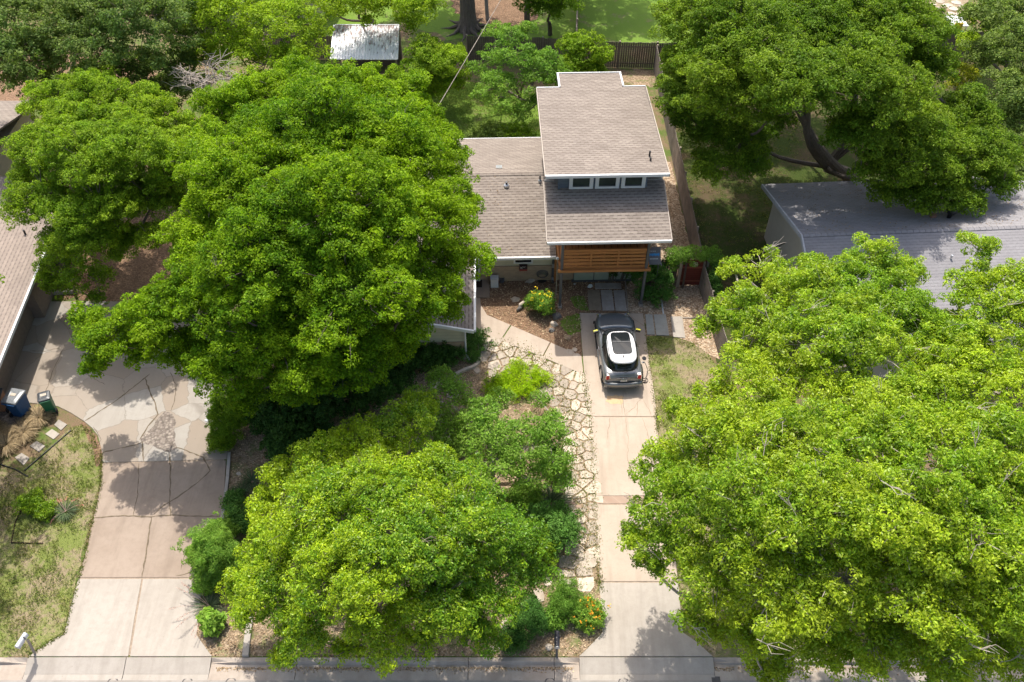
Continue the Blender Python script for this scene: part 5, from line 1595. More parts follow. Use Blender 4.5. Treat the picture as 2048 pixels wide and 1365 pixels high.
def wood(name, base, lobes, C, mat, parent, r0=.28, fork=.4, twigs=.35, lean=(0, 0), dead=0):
    """trunk, limbs to every bough and twigs to part of the clumps; local coordinates"""
    mb = MB()
    L_ = [Vector(l[:3]) - Vector(base) for l in lobes]
    top = sum(L_, Vector()) / len(L_)
    fk = Vector((top.x * .25 + lean[0], top.y * .25 + lean[1], min(l.z for l in L_) * fork))
    mb.tube(catmull([(0, 0, -.2), (fk.x * .3, fk.y * .3, fk.z * .5), fk], 4), [r0 * (1.25 - .045 * i) for i in range(9)], 9)
    # limbs: group boughs
    rnd = random.Random(len(L_))
    order = sorted(range(len(L_)), key=lambda i: (L_[i] - fk).length)
    nodes = [(fk, 0.0, r0)]; paths = []
    for i in order:
        l = L_[i]
        bj = min(range(len(nodes)), key=lambda j: (nodes[j][0] - l).length + .55 * nodes[j][1])
        pn, pd, pr = nodes[bj]
        far = l - pn
        rr = max(.03, min(pr * .72, .035 + .085 * lobes[i][3]))
        mid = pn + far * .5 + Vector((rnd.uniform(-.16, .16), rnd.uniform(-.16, .16), rnd.uniform(-.14, .04))) * far.length
        pts = catmull([pn, mid, l], 4)
        mb.tube(pts, [rr * (1 - .045 * j) for j in range(len(pts))], 6)
        nodes.append((l, pd + far.length, rr * .8))
    if len(C):
        n = int(len(C) * twigs)
        La = np.array([tuple(l) for l in L_])
        for k in rng.choice(len(C), n, replace=False):
            c = Vector(C[k]); j = int(np.argmin(((La - C[k]) ** 2).sum(1))); l = L_[j]
            if (c - l).length > 1.0: l = c + (l - c).normalized() * 1.0
            m = l.lerp(c, .5) + Vector((rnd.uniform(-.15, .15), rnd.uniform(-.15, .15), rnd.uniform(-.05, .15)))
            mb.tube([l, m, c + (c - l) * .15], [.022, .015, .006], 4, cap=False)
    if dead:
        for k in rng.choice(len(C), dead, replace=False):
            c = Vector(C[k]) + Vector((0, 0, .22)); d0 = Vector((rnd.uniform(-1, 1), rnd.uniform(-1, 1), rnd.uniform(-.05, .35))).normalized()
            for q in range(4):
                d = (d0 + Vector((rnd.uniform(-.5, .5), rnd.uniform(-.5, .5), rnd.uniform(-.2, .3)))).normalized() * rnd.uniform(.3, .75)
                m = c + d * .5 + Vector((rnd.uniform(-.16, .16), rnd.uniform(-.16, .16), rnd.uniform(-.05, .12)))
                mb.tube([c - d0 * .3, c, m, c + d], [.013, .011, .008, .004], 3, cap=False)
    return mb.build(name, mat, parent)

def tree(base_px, lobes_px, label, leaf, bark='bark', name='tree', cat='tree', group=None, zs=.62, r0=.28, fork=.4, twigs=.3, lean=(0, 0), rs=.84, dead=0, **kw):
    b = at(base_px[0], base_px[1], 0) if len(base_px) == 2 else Vector(base_px)
    lobes = []
    for l in lobes_px:
        c = at(l[0], l[1], l[2]); r = l[3] * rs
        lobes.append((c.x, c.y, c.z, r, r, r * zs))
    root = empty(name, (b.x, b.y, 0), 0, label, cat, group)
    o, C, rad = crown('crown', lobes, L[leaf], root, (b.x, b.y, 0), **kw)
    wood('trunk', (b.x, b.y, 0), lobes, C, M[bark], root, r0, fork, twigs, lean, dead)
    return root

# big dark-green tree over the house
tree((650, 640), [(560, 205, 9, 1.9), (690, 205, 9.5, 2.0), (795, 225, 9, 1.8), (470, 250, 8.8, 2.0), (590, 150, 8, 1.0), (620, 245, 10, 2.0), (740, 265, 9.8, 1.9), (540, 285, 9.8, 1.9), (430, 330, 9, 1.7), (640, 290, 10.5, 2.6), (780, 320, 10, 2.3), (880, 325, 8, 1.6), (905, 420, 7.5, 1.3), (500, 380, 9.8, 2.4), (660, 430, 10.8, 2.6),
     (820, 450, 9, 2.3), (895, 520, 7, 1.5), (540, 540, 9.5, 2.4), (700, 570, 9.2, 2.5), (830, 600, 7.2, 1.8), (900, 610, 5.5, .8), (425, 470, 8.5, 1.6), (420, 590, 7.5, 2.0), (330, 640, 6.5, 1.7), (225, 680, 5.5, 1.25), (172, 650, 5, .75),
     (560, 680, 7.5, 2.1), (700, 710, 6, 1.9), (470, 730, 6, 1.7), (600, 760, 5.4, 1.4), (390, 700, 5.4, 1.3), (300, 700, 5, .9), (785, 680, 5, 1.2), (860, 250, 8.2, 1.1), (200, 730, 4.6, .6), (490, 790, 4.0, .8)],
     'huge dark-green tree spreading over the left half of the taupe-roofed house', 'oak', r0=.42, sp=.40, cr=.30, per=78, gvar=.5, tint=(.5, .55), dead=22, rough=.19, ll=.108, drop=.04, rs=.88, zs=.72, gap=.16, inner=.35, subl=12, spray=.3)
tree((170, 470), [(110, 205, 7.6, 1.5), (205, 195, 7.8, 1.6), (300, 235, 8, 1.6), (85, 310, 7.4, 1.5), (190, 320, 8, 2.1), (320, 320, 7.6, 1.9), (95, 410, 6.4, 1.4), (215, 420, 6.4, 1.8), (310, 400, 6.2, 1.4), (140, 490, 5.2, 1.2), (240, 480, 4.8, 1.2), (60, 350, 6.5, 1.0), (180, 150, 7, .9), (350, 270, 7.6, 1.3), (380, 340, 7.4, 1.2), (150, 255, 7.6, 1.6), (260, 270, 7.8, 1.5), (310, 475, 5.5, .8), (180, 460, 6, 1.4)],
     'mid-green rounded tree at the left overhanging the tan house roof', 'pecan', r0=.3, sp=.38, cr=.28, per=76, ll=.10, gvar=.4, tint=(.5, .5), rough=.19, drop=.0, gap=.12, inner=.4, rs=.90, zs=.72, subl=10, spray=.3)
tree((150, 585), [(115, 530, 2.6, .9), (160, 540, 2.8, .9), (120, 570, 1.8, .7), (190, 560, 2.0, .8), (90, 560, 2.2, .5), (200, 595, 1.2, .5)], 'untidy green shrub at the end of the tan roof gutter', 'pecan', 'bark', 'shrub', 'shrub', r0=.07, sp=.34, cr=.3, per=60, ll=.11, drop=.15)
tree((40, 230), [(50, 30, 9, 2.6), (170, 90, 8, 2.4), (290, 50, 9, 2.8), (330, 140, 6, 1.7), (60, 110, 7, 1.8), (210, 10, 9, 2.5), (130, 170, 4, 1.2), (400, 60, 7.5, 1.8), (240, 150, 6, 1.6), (10, 120, 8, 2.0), (-40, 160, 7.5, 2), (60, 150, 6.5, 1.3), (340, 190, 4.5, 1.4), (280, 200, 4, 1.3)],
     'dark olive-green tree filling the top left corner', 'deep', r0=.35, sp=.48, cr=.42, per=90, ll=.145, gvar=.5, tint=(.55, .6), drop=.16, inner=.2, rough=.2)
tree((500, 190), [(560, 50, 9, 1.9), (600, 120, 7.6, 1.3), (470, 100, 7.5, 1.6), (450, 20, 9, 2.1), (530, 130, 7.5, 1.2), (560, -20, 9, 2), (400, 120, 6, 1.2), (620, 60, 7, 1.0), (380, 170, 5, 1.0), (520, 180, 6, 1.2)],
     'yellow-green tree with bare grey branches left of the white shed', 'pecan', r0=.3, sp=.44, cr=.38, per=78, drop=.2, gvar=.4, tint=(.55, .75), inner=.2, ll=.135, rough=.22)
# bare branching crown in front of it
def bare(px, py, z, r, label, n=46, seed=3, name='bare_branches'):
    rnd = random.Random(seed)
    base = at(px, py, 0); mb = MB(); c = at(px, py, z) - base
    mb.tube([(0, 0, 0), c * .6, c], [.12, .09, .07], 6)
    for i in range(n):
        a = rnd.uniform(0, 2 * math.pi); e = rnd.uniform(-.1, .9)
        d = Vector((math.cos(a) * math.cos(e), math.sin(a) * math.cos(e), math.sin(e) * .7)) * r * rnd.uniform(.5, 1)
        m = c + d * .5 + Vector((rnd.uniform(-.2, .2), rnd.uniform(-.2, .2), .1)) * r * .4
        e_ = c + d
        mb.tube([c + Vector((rnd.uniform(-.2, .2), rnd.uniform(-.2, .2), rnd.uniform(-.3, .1))), m, e_], [.03, .018, .006], 4, cap=False)
        for k in range(8):
            s = m.lerp(e_, rnd.uniform(.0, .9)); dd_ = Vector((rnd.uniform(-1, 1), rnd.uniform(-1, 1), rnd.uniform(-.3, .6))) * r * .28
            mb.tube([s, s + dd_ * .6, s + dd_ + Vector((0, 0, -.05))], [.018, .012, .005], 3, cap=False)
    root = empty('bare_tree', (base.x, base.y, 0), 0, label, 'tree')
    mb.build('branches', M['bark_pale'], root)
bare(415, 165, 8.2, 2.0, 'leafless pale grey tangle of branches among the green trees at the upper left', 30)

# front yard live oak
tree((800, 1120), [(575, 955, 4.2, 1.1), (650, 930, 4.8, 1.3), (740, 880, 4.8, 1.2), (815, 865, 5, 1.15), (640, 1030, 5.6, 1.7), (760, 980, 6, 1.7), (880, 950, 5.6, 1.4), (545, 1070, 4.2, 1.0), (560, 1165, 4.2, 1.35), (680, 1150, 5.6, 1.8),
     (800, 1090, 6.4, 1.9), (930, 1060, 6, 1.7), (1030, 1080, 4.6, 1.2), (870, 1200, 5, 1.5), (750, 1250, 4.2, 1.2), (620, 1240, 3.8, 1.2), (980, 1180, 4.6, 1.4), (950, 1260, 3.4, .9), (580, 1285, 3.0, .6), (700, 1300, 3.0, .55), (850, 1270, 3.5, .8), (515, 1120, 3.4, .6), (500, 1230, 3.2, .6), (1060, 1150, 3.4, .9), (560, 1320, 2.4, .35), (500, 1160, 3, .7), (530, 1010, 3.6, .7), (700, 880, 4.0, .9), (840, 820, 4.4, .9), (470, 1180, 2.4, .5)],
     'broad yellow-green front oak with glossy leaves overhanging the kerb', 'front', r0=.3, sp=.31, cr=.25, per=60, ll=.098, asp=.42, gvar=.45, tint=(.5, .54), dead=14, gx=-.10, rough=.22, subl=9, inner=.3, gap=.2, spray=.4)
tree((985, 960), [(905, 790, 3.2, .8), (960, 830, 3.4, .8), (1020, 870, 3.3, .9), (1090, 860, 3.0, .8), (1100, 920, 2.6, .7), (1010, 930, 2.8, .8), (940, 900, 2.8, .6), (870, 840, 2.8, .7), (1060, 960, 2.4, .6), (1000, 800, 2.4, .5), (880, 760, 2.6, .5), (1110, 840, 2.2, .4), (960, 980, 2.4, .7), (900, 870, 2.6, .5), (1080, 800, 2.0, .4), (840, 800, 2.8, .6), (1110, 900, 2.4, .7), (1050, 900, 3.2, .9), (980, 870, 3.2, .9), (930, 960, 2.8, .8), (1120, 960, 2, .5), (920, 830, 3, .6)],
     'loose small-leaved tree in the front bed beside the flagstone path', 'crape', 'bark_pale', r0=.09, sp=.34, cr=.28, per=48, ll=.10, asp=.55, drop=.12, gap=.2, twigs=.5, inner=.4, gvar=.3, tint=(.55, .5), fork=.3)

# bright yellow-green trees on the right
kwC = dict(dead=26, sp=.40, cr=.29, per=66, ll=.115, asp=.42, drop=.10, inner=.3, rough=.25, gap=.26, rs=.87, gvar=.5, subl=10, spray=.45, zs=.7, twigs=.2, bark='bark_pale')
tree((1640, 800), [(1525, 535, 7.4, .9), (1740, 520, 8.6, .95), (1655, 590, 8.2, 1.3), (1780, 620, 8.2, 1.1), (1510, 630, 7.4, 1.3), (1600, 690, 8, 1.6), (1720, 690, 8.4, 1.6), (1850, 690, 8, 1.3), (1490, 715, 6.8, .9), (1540, 770, 7.4, 1.5), (1440, 620, 6, .7), (1680, 780, 7.5, 1.3), (1470, 540, 6, .6), (1410, 660, 5.5, .45), (1820, 540, 7.8, .6), (1700, 640, 8.4, 1.3), (1560, 560, 7.6, .8), (1620, 530, 7.8, .6), (1690, 545, 8.2, .8), (1705, 575, 8.4, 1.2), (1775, 585, 8.2, 1.2), (1835, 650, 8, 1.2), (1620, 600, 8, 1.4), (1800, 560, 8, .7)],
     'bright yellow-green tree against the grey-roofed house', 'bright', tint=(.55, .50), r0=.22, **kwC)
tree((1980, 860), [(1955, 500, 9.5, .65), (2030, 560, 9.5, .9), (1925, 580, 8.8, .75), (1990, 640, 9, 1.1), (1900, 650, 8, .7), (2070, 680, 9, 1.4), (1960, 740, 8.6, 1.4), (1870, 780, 8, 1.4), (2050, 800, 8.8, 1.6), (2090, 560, 9, 1.0), (1900, 860, 7.5, 1.4), (1960, 560, 9, .7), (1940, 690, 8.4, 1.0), (2040, 640, 9, 1.2), (1840, 650, 8, .8)],
     'upright yellow-green tree at the right edge with its bare twigs showing against the roof', 'bright', tint=(.6, .6), r0=.22, **kwC)
tree((1560, 1190), [(1400, 880, 7, 1.35), (1335, 940, 6, 1.1), (1290, 1040, 5, .9), (1265, 1075, 4.6, .5), (1500, 880, 8, 1.7), (1620, 900, 8.8, 1.7), (1385, 1010, 6.6, 1.4), (1500, 1030, 8, 1.9), (1640, 1030, 9, 1.9), (1430, 1150, 6, 1.5), (1335, 1090, 5, .9), (1560, 1170, 7, 1.8), (1690, 1160, 7.6, 1.7), (1500, 1270, 4.6, 1.0), (1620, 1270, 5.4, 1.3), (1400, 1240, 4.6, .7), (1560, 1320, 3.6, .6), (1740, 1270, 5.8, 1.2), (1305, 1135, 4.2, .45), (1360, 820, 5.5, .5), (1430, 780, 5.6, .7), (1530, 1345, 3, .45), (1700, 1310, 4.6, .7)],
     'large yellow-green tree covering the right side of the driveway end', 'bright', tint=(.5, .48), r0=.32, **kwC)
tree((1890, 1230), [(1760, 880, 9, 1.7), (1890, 930, 9.2, 1.8), (2020, 930, 9, 1.8), (1790, 1030, 9.2, 1.8), (1920, 1060, 9, 1.9), (2050, 1080, 8.5, 1.8), (1820, 1170, 7.8, 1.7), (1950, 1190, 7.4, 1.8), (2060, 1220, 7, 1.6), (1860, 1290, 5.8, 1.3), (1980, 1310, 5.2, 1.3), (1780, 820, 8, 1.2), (2070, 1320, 5, 1.2), (1900, 1340, 4.2, .6)],
     'large yellow-green tree filling the lower right corner', 'bright', tint=(.55, .62), r0=.32, **kwC)

# big spreading tree at the upper right with its leaning limb
bD = at(1708, 352, 0)
treeD = tree((1712, 366), [(1400, 50, 9, 2.1), (1370, 130, 7, 1.5), (1490, 90, 10, 2.6), (1630, 70, 10, 2.7), (1770, 50, 10, 2.5), (1470, 190, 8.6, 1.9), (1400, 215, 6.5, 1.1), (1430, 275, 4.6, 1.3), (1490, 270, 4.8, 1.3), (1385, 240, 5.5, 1.2), (1420, 335, 4.4, 1.1), (1500, 330, 4.4, 1.1), (1365, 200, 6.5, 1.2), (1460, 150, 9.4, 2.0), (1600, 170, 10.4, 2.4), (1740, 170, 10, 2.5), (1850, 130, 8.4, 1.7), (1720, 270, 8, 1.6), (1820, 260, 7.6, 2.1), (1920, 240, 6.2, 1.6),
     (1775, 335, 6.4, 1.4), (1850, 325, 6.3, 1.8), (1945, 315, 6, 1.6), (1825, 378, 5.0, 1.0), (1900, 372, 5.0, 1.1), (1345, 175, 5, .8), (1995, 300, 5.2, 1.2), (1560, -30, 10, 2.5), (1700, -30, 10, 2.5), (1540, 235, 7, .9), (1350, 230, 4, .5), (1980, 345, 4.6, .8), (1775, 388, 4.9, .8), (1850, 402, 4.8, .9), (1925, 400, 4.8, 1.0), (2000, 372, 4.8, .9), (1450, -90, 9.5, 2.4), (1560, -130, 10, 2.6), (1680, -130, 10, 2.6), (1800, -90, 9.5, 2.4)],
     'dark-green spreading tree with a thick leaning limb behind the grey-roofed house', 'back', r0=.36, sp=.42, cr=.33, per=66, ll=.12, gvar=.45, tint=(.5, .45), drop=.0, inner=.35, gap=.18, rs=.92, rough=.2, spray=.25, subl=11, fork=.28, lean=(-.9, .6))
mb = MB()
lim = [at(1712, 366, .0), at(1704, 362, .8), at(1690, 350, 1.6), at(1652, 312, 3.2), at(1618, 262, 5.0), at(1592, 212, 6.6), at(1560, 150, 8.0)]
mb.tube(catmull([p - Vector((at(1712, 366, 0).x, at(1712, 366, 0).y, 0)) for p in lim], 5), [.36 - .0085 * i for i in range(31)], 9)
mb.build('leaning_limb', M['bark'], treeD)

# things along the right edge
tree((2010, 200), [(1990, 40, 5.5, 1.8), (2050, 100, 6, 2.0), (2030, 190, 5, 1.7), (2060, 10, 6, 2), (1965, 110, 4, 1.0)], 'olive-green tree at the upper right edge', 'deep', tint=(.6, .8), sp=.5, per=90, ll=.16, drop=.1)
tree((2030, 330), [(2030, 290, 3.6, 1.5), (2050, 240, 4, 1.5), (1990, 250, 3, 1.0), (2060, 340, 3, 1.2)], 'greyish green bush at the right edge above the grey roof', 'deep', tint=(.65, .9), sp=.46, per=80, ll=.13, drop=.1)
tree((1930, 175), [(1925, 140, 2.4, .6), (1910, 165, 1.8, .5), (1940, 150, 1.8, .5), (1915, 190, 1.2, .4), (1895, 150, 1.4, .4)], 'yellow shrub in the gap between the two big dark trees', 'yellow', name='shrub', cat='shrub', r0=.05, sp=.32, cr=.26, per=45, ll=.13, drop=.2)
tree((1965, 80), [(1965, 40, 3.6, 1.1), (1940, 80, 2.6, .8), (1985, 80, 3, .9), (1975, 5, 4, 1.2)], 'light green small tree right of the white patio table', 'pecan', tint=(.6, .9), sp=.42, cr=.36, per=60, ll=.14, drop=.15, r0=.08)

# back yard
tree((862, 185), [(855, 110, 3.6, 1.25), (890, 130, 3.4, 1.2), (840, 140, 3, 1.0), (880, 165, 2.2, 1.0), (850, 180, 1.6, .9), (915, 160, 2.2, .6), (905, 105, 3, .7)], 'rounded green bush-like tree between the shed and the service line', 'pecan', r0=.1, sp=.4, cr=.36, per=80, ll=.13, tint=(.5, .5))
tree((1045, 215), [(1020, 75, 4.8, 1.0), (1055, 60, 5, .5), (1035, 120, 4.4, 1.3), (1085, 130, 4, 1.1), (985, 120, 3.6, .9), (1000, 175, 3.4, 1.1), (1065, 170, 3.6, 1.0), (1010, 215, 2.8, .7), (965, 190, 2.4, .7), (1040, 225, 2.2, .6), (1110, 160, 3.4, .8), (1075, 205, 2.2, .6), (950, 140, 2.6, .6), (990, 60, 4.2, .5)],
     'airy light-green tree in the middle of the back yard', 'crape', r0=.11, sp=.40, cr=.34, per=55, ll=.13, drop=.2, tint=(.45, .35), inner=.2, twigs=.5)
tree((1165, 165), [(1165, 95, 3.6, 1.15), (1200, 110, 3, .8), (1140, 130, 3, .8), (1180, 140, 2.2, .8), (1195, 145, 2, .6)], 'dense small green tree just behind the upper roof', 'pecan', r0=.1, sp=.38, cr=.34, per=80, ll=.14, tint=(.55, .45))
tree((740, 60), [(690, -5, 5.5, 1.6), (770, 0, 5, 1.6), (840, 10, 5.5, 1.6), (730, 10, 4.4, .9), (660, 20, 3.6, .8), (820, 45, 3.6, .8), (740, 42, 3.6, .35)], 'yellowish green tree behind the white shed roof', 'pecan', tint=(.5, .8), sp=.48, per=75, ll=.16, drop=.15)
tree((735, 175), [(700, 135, 3.2, .5), (745, 140, 3.0, .5), (790, 150, 2.8, .6), (660, 150, 3, .6)], 'low green sprays in front of the shed roof', 'pecan', name='shrub', cat='shrub', tint=(.6, .6), r0=.05, sp=.34, cr=.28, per=50, ll=.13)
tree((1100, 70), [(1080, -25, 5, 1.5), (1105, 15, 3, 1.0), (1060, 10, 3.2, .8), (1125, -10, 4, 1.4)], 'dark leafy small tree at the top centre by the far side fence', 'pecan', tint=(.4, .2), sp=.46, per=80, ll=.15, r0=.14)
# big trunk at the top
b = at(937, 58, 0)
pn = empty('big_tree', (b.x, b.y, 0), 0, 'tree with a very thick grey trunk and spreading roots at the top centre', 'tree')
mb = MB(); mb.tube([(0, 0, -.1), (0, 0, .3), (0, .02, 1.0), (-.05, .1, 3), (-.1, .2, 6), (0, .2, 10)], [.95, .70, .56, .50, .46, .38], 14)
for k in range(9):
    a = 2 * math.pi * k / 9 + .2
    mb.tube([(math.cos(a) * .35, math.sin(a) * .35, .55), (math.cos(a) * .8, math.sin(a) * .8, .16), (math.cos(a + .15) * 1.3, math.sin(a + .15) * 1.3, .04), (math.cos(a + .1) * 2.0, math.sin(a + .1) * 2.0, -.03)], [.22, .15, .09, .04], 6)
for k in range(7):
    a = 2 * math.pi * k / 7
    mb.tube([(0, .2, 8.5), (math.cos(a) * 1.6, math.sin(a) * 1.6 + .2, 10.5), (math.cos(a) * 3, math.sin(a) * 3, 12)], [.22, .15, .06], 6)
mb.build('trunk', M['bark'], pn)
crown('crown', [(b.x + math.cos(a) * 3.2, b.y + 2.5 + math.sin(a) * 2.6, 12 + .8 * math.sin(3 * a), 2.3, 2.3, 1.6) for a in np.linspace(0, 5.4, 7)] + [(b.x, b.y + 2.4, 13.5, 3, 3, 2)], L['back'], pn, (b.x, b.y, 0), sp=.7, per=70, ll=.24, cr=.6)
def thin_trunk(px, py, h, r, label, mat='bark', lean=(0, 0)):
    b = at(px, py, 0); rt = empty('tree', (b.x, b.y, 0), 0, label, 'tree')
    mb = MB(); mb.tube([(0, 0, -.1), (lean[0] * .5, lean[1] * .5, h * .5), (lean[0], lean[1], h)], [r * 1.3, r, r * .8], 8)
    mb.build('trunk', M[mat], rt)
    crown('crown', [(b.x + lean[0], b.y + lean[1], h + .6, 1.8, 1.8, 1.3), (b.x + lean[0] + 1.2, b.y + lean[1] + .5, h + 1.2, 1.4, 1.4, 1.0)], L['back'], rt, (b.x, b.y, 0), sp=.6, per=60, ll=.2)
thin_trunk(975, 40, 7, .11, 'thin pale trunk just right of the very thick trunk', 'bark_pale', (-.3, .6))
thin_trunk(1054, 42, 6.5, .17, 'dark slim trunk left of the far side fence', 'bark', (0, .4))
# tall trees beyond the top edge that shade the far lawn
def wtree(bx, by, lobes, label, leaf, **kw):
    root = empty('tree', (bx, by, 0), 0, label, 'tree')
    o, C, rad = crown('crown', lobes, L[leaf], root, (bx, by, 0), **kw)
    wood('trunk', (bx, by, 0), lobes, C, M['bark'], root, .3, .45, .1)
wtree(6.5, 71, [(2.6, 65.5, 8.2, 1.9, 1.9, 1.3), (5.2, 65.0, 8.6, 2.2, 1.9, 1.3), (7.6, 66.0, 8.4, 2.0, 2.0, 1.3), (4.0, 68.5, 9.6, 2.2, 2.2, 1.4), (7.0, 69.0, 9.6, 2.2, 2.2, 1.4), (5.6, 62.6, 7.4, 1.5, 1.2, .9), (9.2, 64.2, 7.6, 1.3, 1.2, .9)],
      'tall green tree beyond the top of the picture shading the far lawn', 'back', sp=.6, per=60, ll=.2, cr=.5, drop=.25)
wtree(-6, 71, [(-8, 64.5, 8, 2, 1.8, 1.2), (-5.2, 64.0, 7.6, 1.6, 1.3, 1.0), (-6.5, 67, 9, 2.3, 2.2, 1.4)],
      'second tall tree beyond the top of the picture left of the thick trunk', 'back', sp=.6, per=60, ll=.2, cr=.5, drop=.25)

wtree(-24, 22, [(-20.9, 22.2, 7, 1.3, 1.3, .9), (-21.4, 25.0, 7.4, 1.5, 1.5, 1.0), (-20.6, 19.4, 6.6, 1.1, 1.1, .8), (-23, 22, 8, 2, 2, 1.3), (-22, 18, 7, 1.3, 1.3, .9)],
      'tree just outside the left edge whose dappled shade falls on the left lawn', 'pecan', sp=.5, per=50, ll=.16, cr=.4, drop=.35)
# ---- shrubs and low plants
def blob(px, py, r, h, label, leaf, n=0, gap=.18, kind='shrub', cat='shrub', sp=.26, cr=.2, per=42, ll=.085, asp=.45, zs=.75, **kw):
    c = at(px, py, 0)
    root = empty(kind, (c.x, c.y, 0), 0, label, cat)
    rnd = random.Random(int(px * 7 + py))
    lo = [(c.x, c.y, h * .55, r * .72, r * .72, h * .5)]
    kw.setdefault('spray', .45); kw.setdefault('rough', .32)
    for i in range(7):
        a = 2 * math.pi * i / 7 + rnd.uniform(-.4, .4); q = r * rnd.uniform(.4, .8)
        lo.append((c.x + math.cos(a) * q, c.y + math.sin(a) * q, h * rnd.uniform(.15, .6), r * rnd.uniform(.28, .5), r * rnd.uniform(.28, .5), h * rnd.uniform(.28, .48)))
    o, C, rad = crown('foliage', lo, L[leaf], root, (c.x, c.y, 0), sp=sp, cr=cr, per=per, ll=ll, asp=asp, gap=gap, **kw)
    mb = MB()
    for k in range(min(14, len(C))):
        q = Vector(C[(k * 37) % len(C)]); mb.tube([(0, 0, 0), q * .5 + Vector((0, 0, .05)), q], [.02, .014, .006], 4, cap=False)
    mb.build('stem', M['bark'], root)
    return root, C
blob(1105, 1075, .95, 1.3, 'rounded green bush left of the flagstones near the driveway end', 'vine', tint=(.6, .75), per=46)
blob(1070, 1110, .75, 1.2, 'green bush touching the front oak and the rounded bush', 'pecan', tint=(.5, .3))
blob(1131, 1208, .58, .95, 'fine feathery green shrub behind the black mailbox', 'crape', ll=.11, asp=.16, per=70, tint=(.35, .15))
blob(1108, 1245, .42, .6, 'pale-leaved low shrub directly above the black mailbox', 'crape', tint=(.6, .4))
blob(1060, 1240, .62, .8, 'dark fine shrub left of the black mailbox', 'vine', ll=.10, asp=.2, per=60, tint=(.5, .3))
blob(1030, 1285, .5, .6, 'low dark shrub beside the kerb left of the black mailbox', 'vine', ll=.10, asp=.25, per=50, tint=(.4, .3))
rt, C = blob(1178, 1236, .58, .7, 'lantana bush with orange and yellow flowers beside the driveway end', 'crape', tint=(.6, .8))
def flowers(rt, C, mat, n, s, name='flowers', top=True):
    k = [c for c in C if c[2] > .15]; rng.shuffle(k)
    k = np.array(k[:n] if len(k) >= n else k)
    reps = 5
    for q in k:
        p = q + rng.normal(0, .035, (reps, 3)) + np.array([0, 0, .14]); nr = rng.normal(0, .35, (reps, 3)) + np.array([0, 0, 1])
        leaf_mesh('flower_cluster', p, nr, s * rng.uniform(.8, 1.5, reps), .9, rng.random((reps, 3)), mat, rt)
    return
    p = np.repeat(k, reps, 0) + rng.normal(0, .035, (len(k) * reps, 3)) + np.array([0, 0, .14])
    nr = rng.normal(0, .35, (len(p), 3)) + np.array([0, 0, 1])
    leaf_mesh(name, p, nr, s * rng.uniform(.7, 1.3, len(p)), .9, rng.random((len(p), 3)), mat, rt)
flowers(rt, C, L['flower_o'], 42, .055)
rt, C = blob(1080, 622, .62, .95, 'bush with yellow flowers in the mulch by the balcony post', 'crape', tint=(.55, .5), drop=.15)
flowers(rt, C, L['flower_y'], 45, .06)
blob(1040, 765, 1.15, .42, 'flat bright lime-green groundcover beside the flagstone path', 'lime', kind='groundcover', cat='groundcover', sp=.24, per=52, ll=.10, asp=.22, tint=(.55, .5), gvar=.3)
blob(1000, 780, .7, .35, 'darker end of the lime groundcover under the loose tree', 'lime', kind='groundcover', cat='groundcover', sp=.24, per=45, ll=.10, asp=.22, tint=(.3, .0))
rt, C = blob(930, 690, 1.05, .7, 'dark-green groundcover between the gable wing and the limestone border', 'vine', kind='groundcover', cat='groundcover', sp=.28, ll=.10, asp=.3, per=50, tint=(.5, .45))
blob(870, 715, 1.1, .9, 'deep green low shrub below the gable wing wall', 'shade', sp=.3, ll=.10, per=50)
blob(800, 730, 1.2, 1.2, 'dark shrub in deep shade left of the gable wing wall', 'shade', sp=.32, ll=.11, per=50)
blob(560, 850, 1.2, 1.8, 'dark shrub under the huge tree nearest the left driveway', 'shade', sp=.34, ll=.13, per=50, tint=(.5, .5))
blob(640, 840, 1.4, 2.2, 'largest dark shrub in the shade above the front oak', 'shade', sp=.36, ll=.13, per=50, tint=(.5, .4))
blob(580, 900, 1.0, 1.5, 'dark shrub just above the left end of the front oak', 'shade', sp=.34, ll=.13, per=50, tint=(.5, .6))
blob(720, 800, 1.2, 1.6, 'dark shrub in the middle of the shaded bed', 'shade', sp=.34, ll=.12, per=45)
blob(468, 865, .75, 1.9, 'drooping green shrub at the upper right corner of the left driveway', 'pecan', sp=.28, ll=.13, asp=.22, per=60, tint=(.35, .2))
blob(445, 895, .45, .8, 'low green tuft over the driveway edge below the drooping shrub', 'pecan', sp=.26, ll=.12, asp=.22, per=60, tint=(.4, .3))
blob(437, 1135, .8, 2.0, 'feathery bright green shrub on the right side of the left driveway', 'crape', sp=.26, ll=.13, asp=.2, per=65, tint=(.55, .45))
blob(468, 1150, .6, 1.6, 'feathery shrub between the bright green shrub and the front oak', 'crape', sp=.26, ll=.13, asp=.2, per=60, tint=(.45, .4))
blob(418, 1175, .4, .9, 'low feathery shrub lapping over the driveway edge', 'crape', sp=.26, ll=.12, asp=.22, per=55, tint=(.6, .6))
blob(452, 1085, .45, 1.2, 'small feathery shrub above the bright green shrub', 'crape', sp=.26, ll=.12, asp=.22, per=60, tint=(.5, .4))
blob(425, 1253, .38, .6, 'broad-leaved light green plant near the kerb', 'crape', sp=.28, ll=.17, asp=.6, per=26, tint=(.7, .8))
blob(70, 1013, .45, .65, 'yellow-green shrub in the left lawn', 'bright', ll=.08, tint=(.5, .4))
blob(98, 1030, .35, .45, 'smaller yellow-green shrub touching the red-flowered yucca', 'bright', ll=.08, tint=(.4, .3))
blob(870, 845, .5, .5, 'silvery low plant under the loose tree', 'deep', tint=(.9, 1.0), ll=.07)
blob(925, 850, .45, .5, 'silver-grey plant in the gap of the loose tree', 'deep', tint=(.9, 1.0), ll=.07)
blob(455, 300, .9, 1.0, 'hidden low plant behind the huge tree', 'shade')
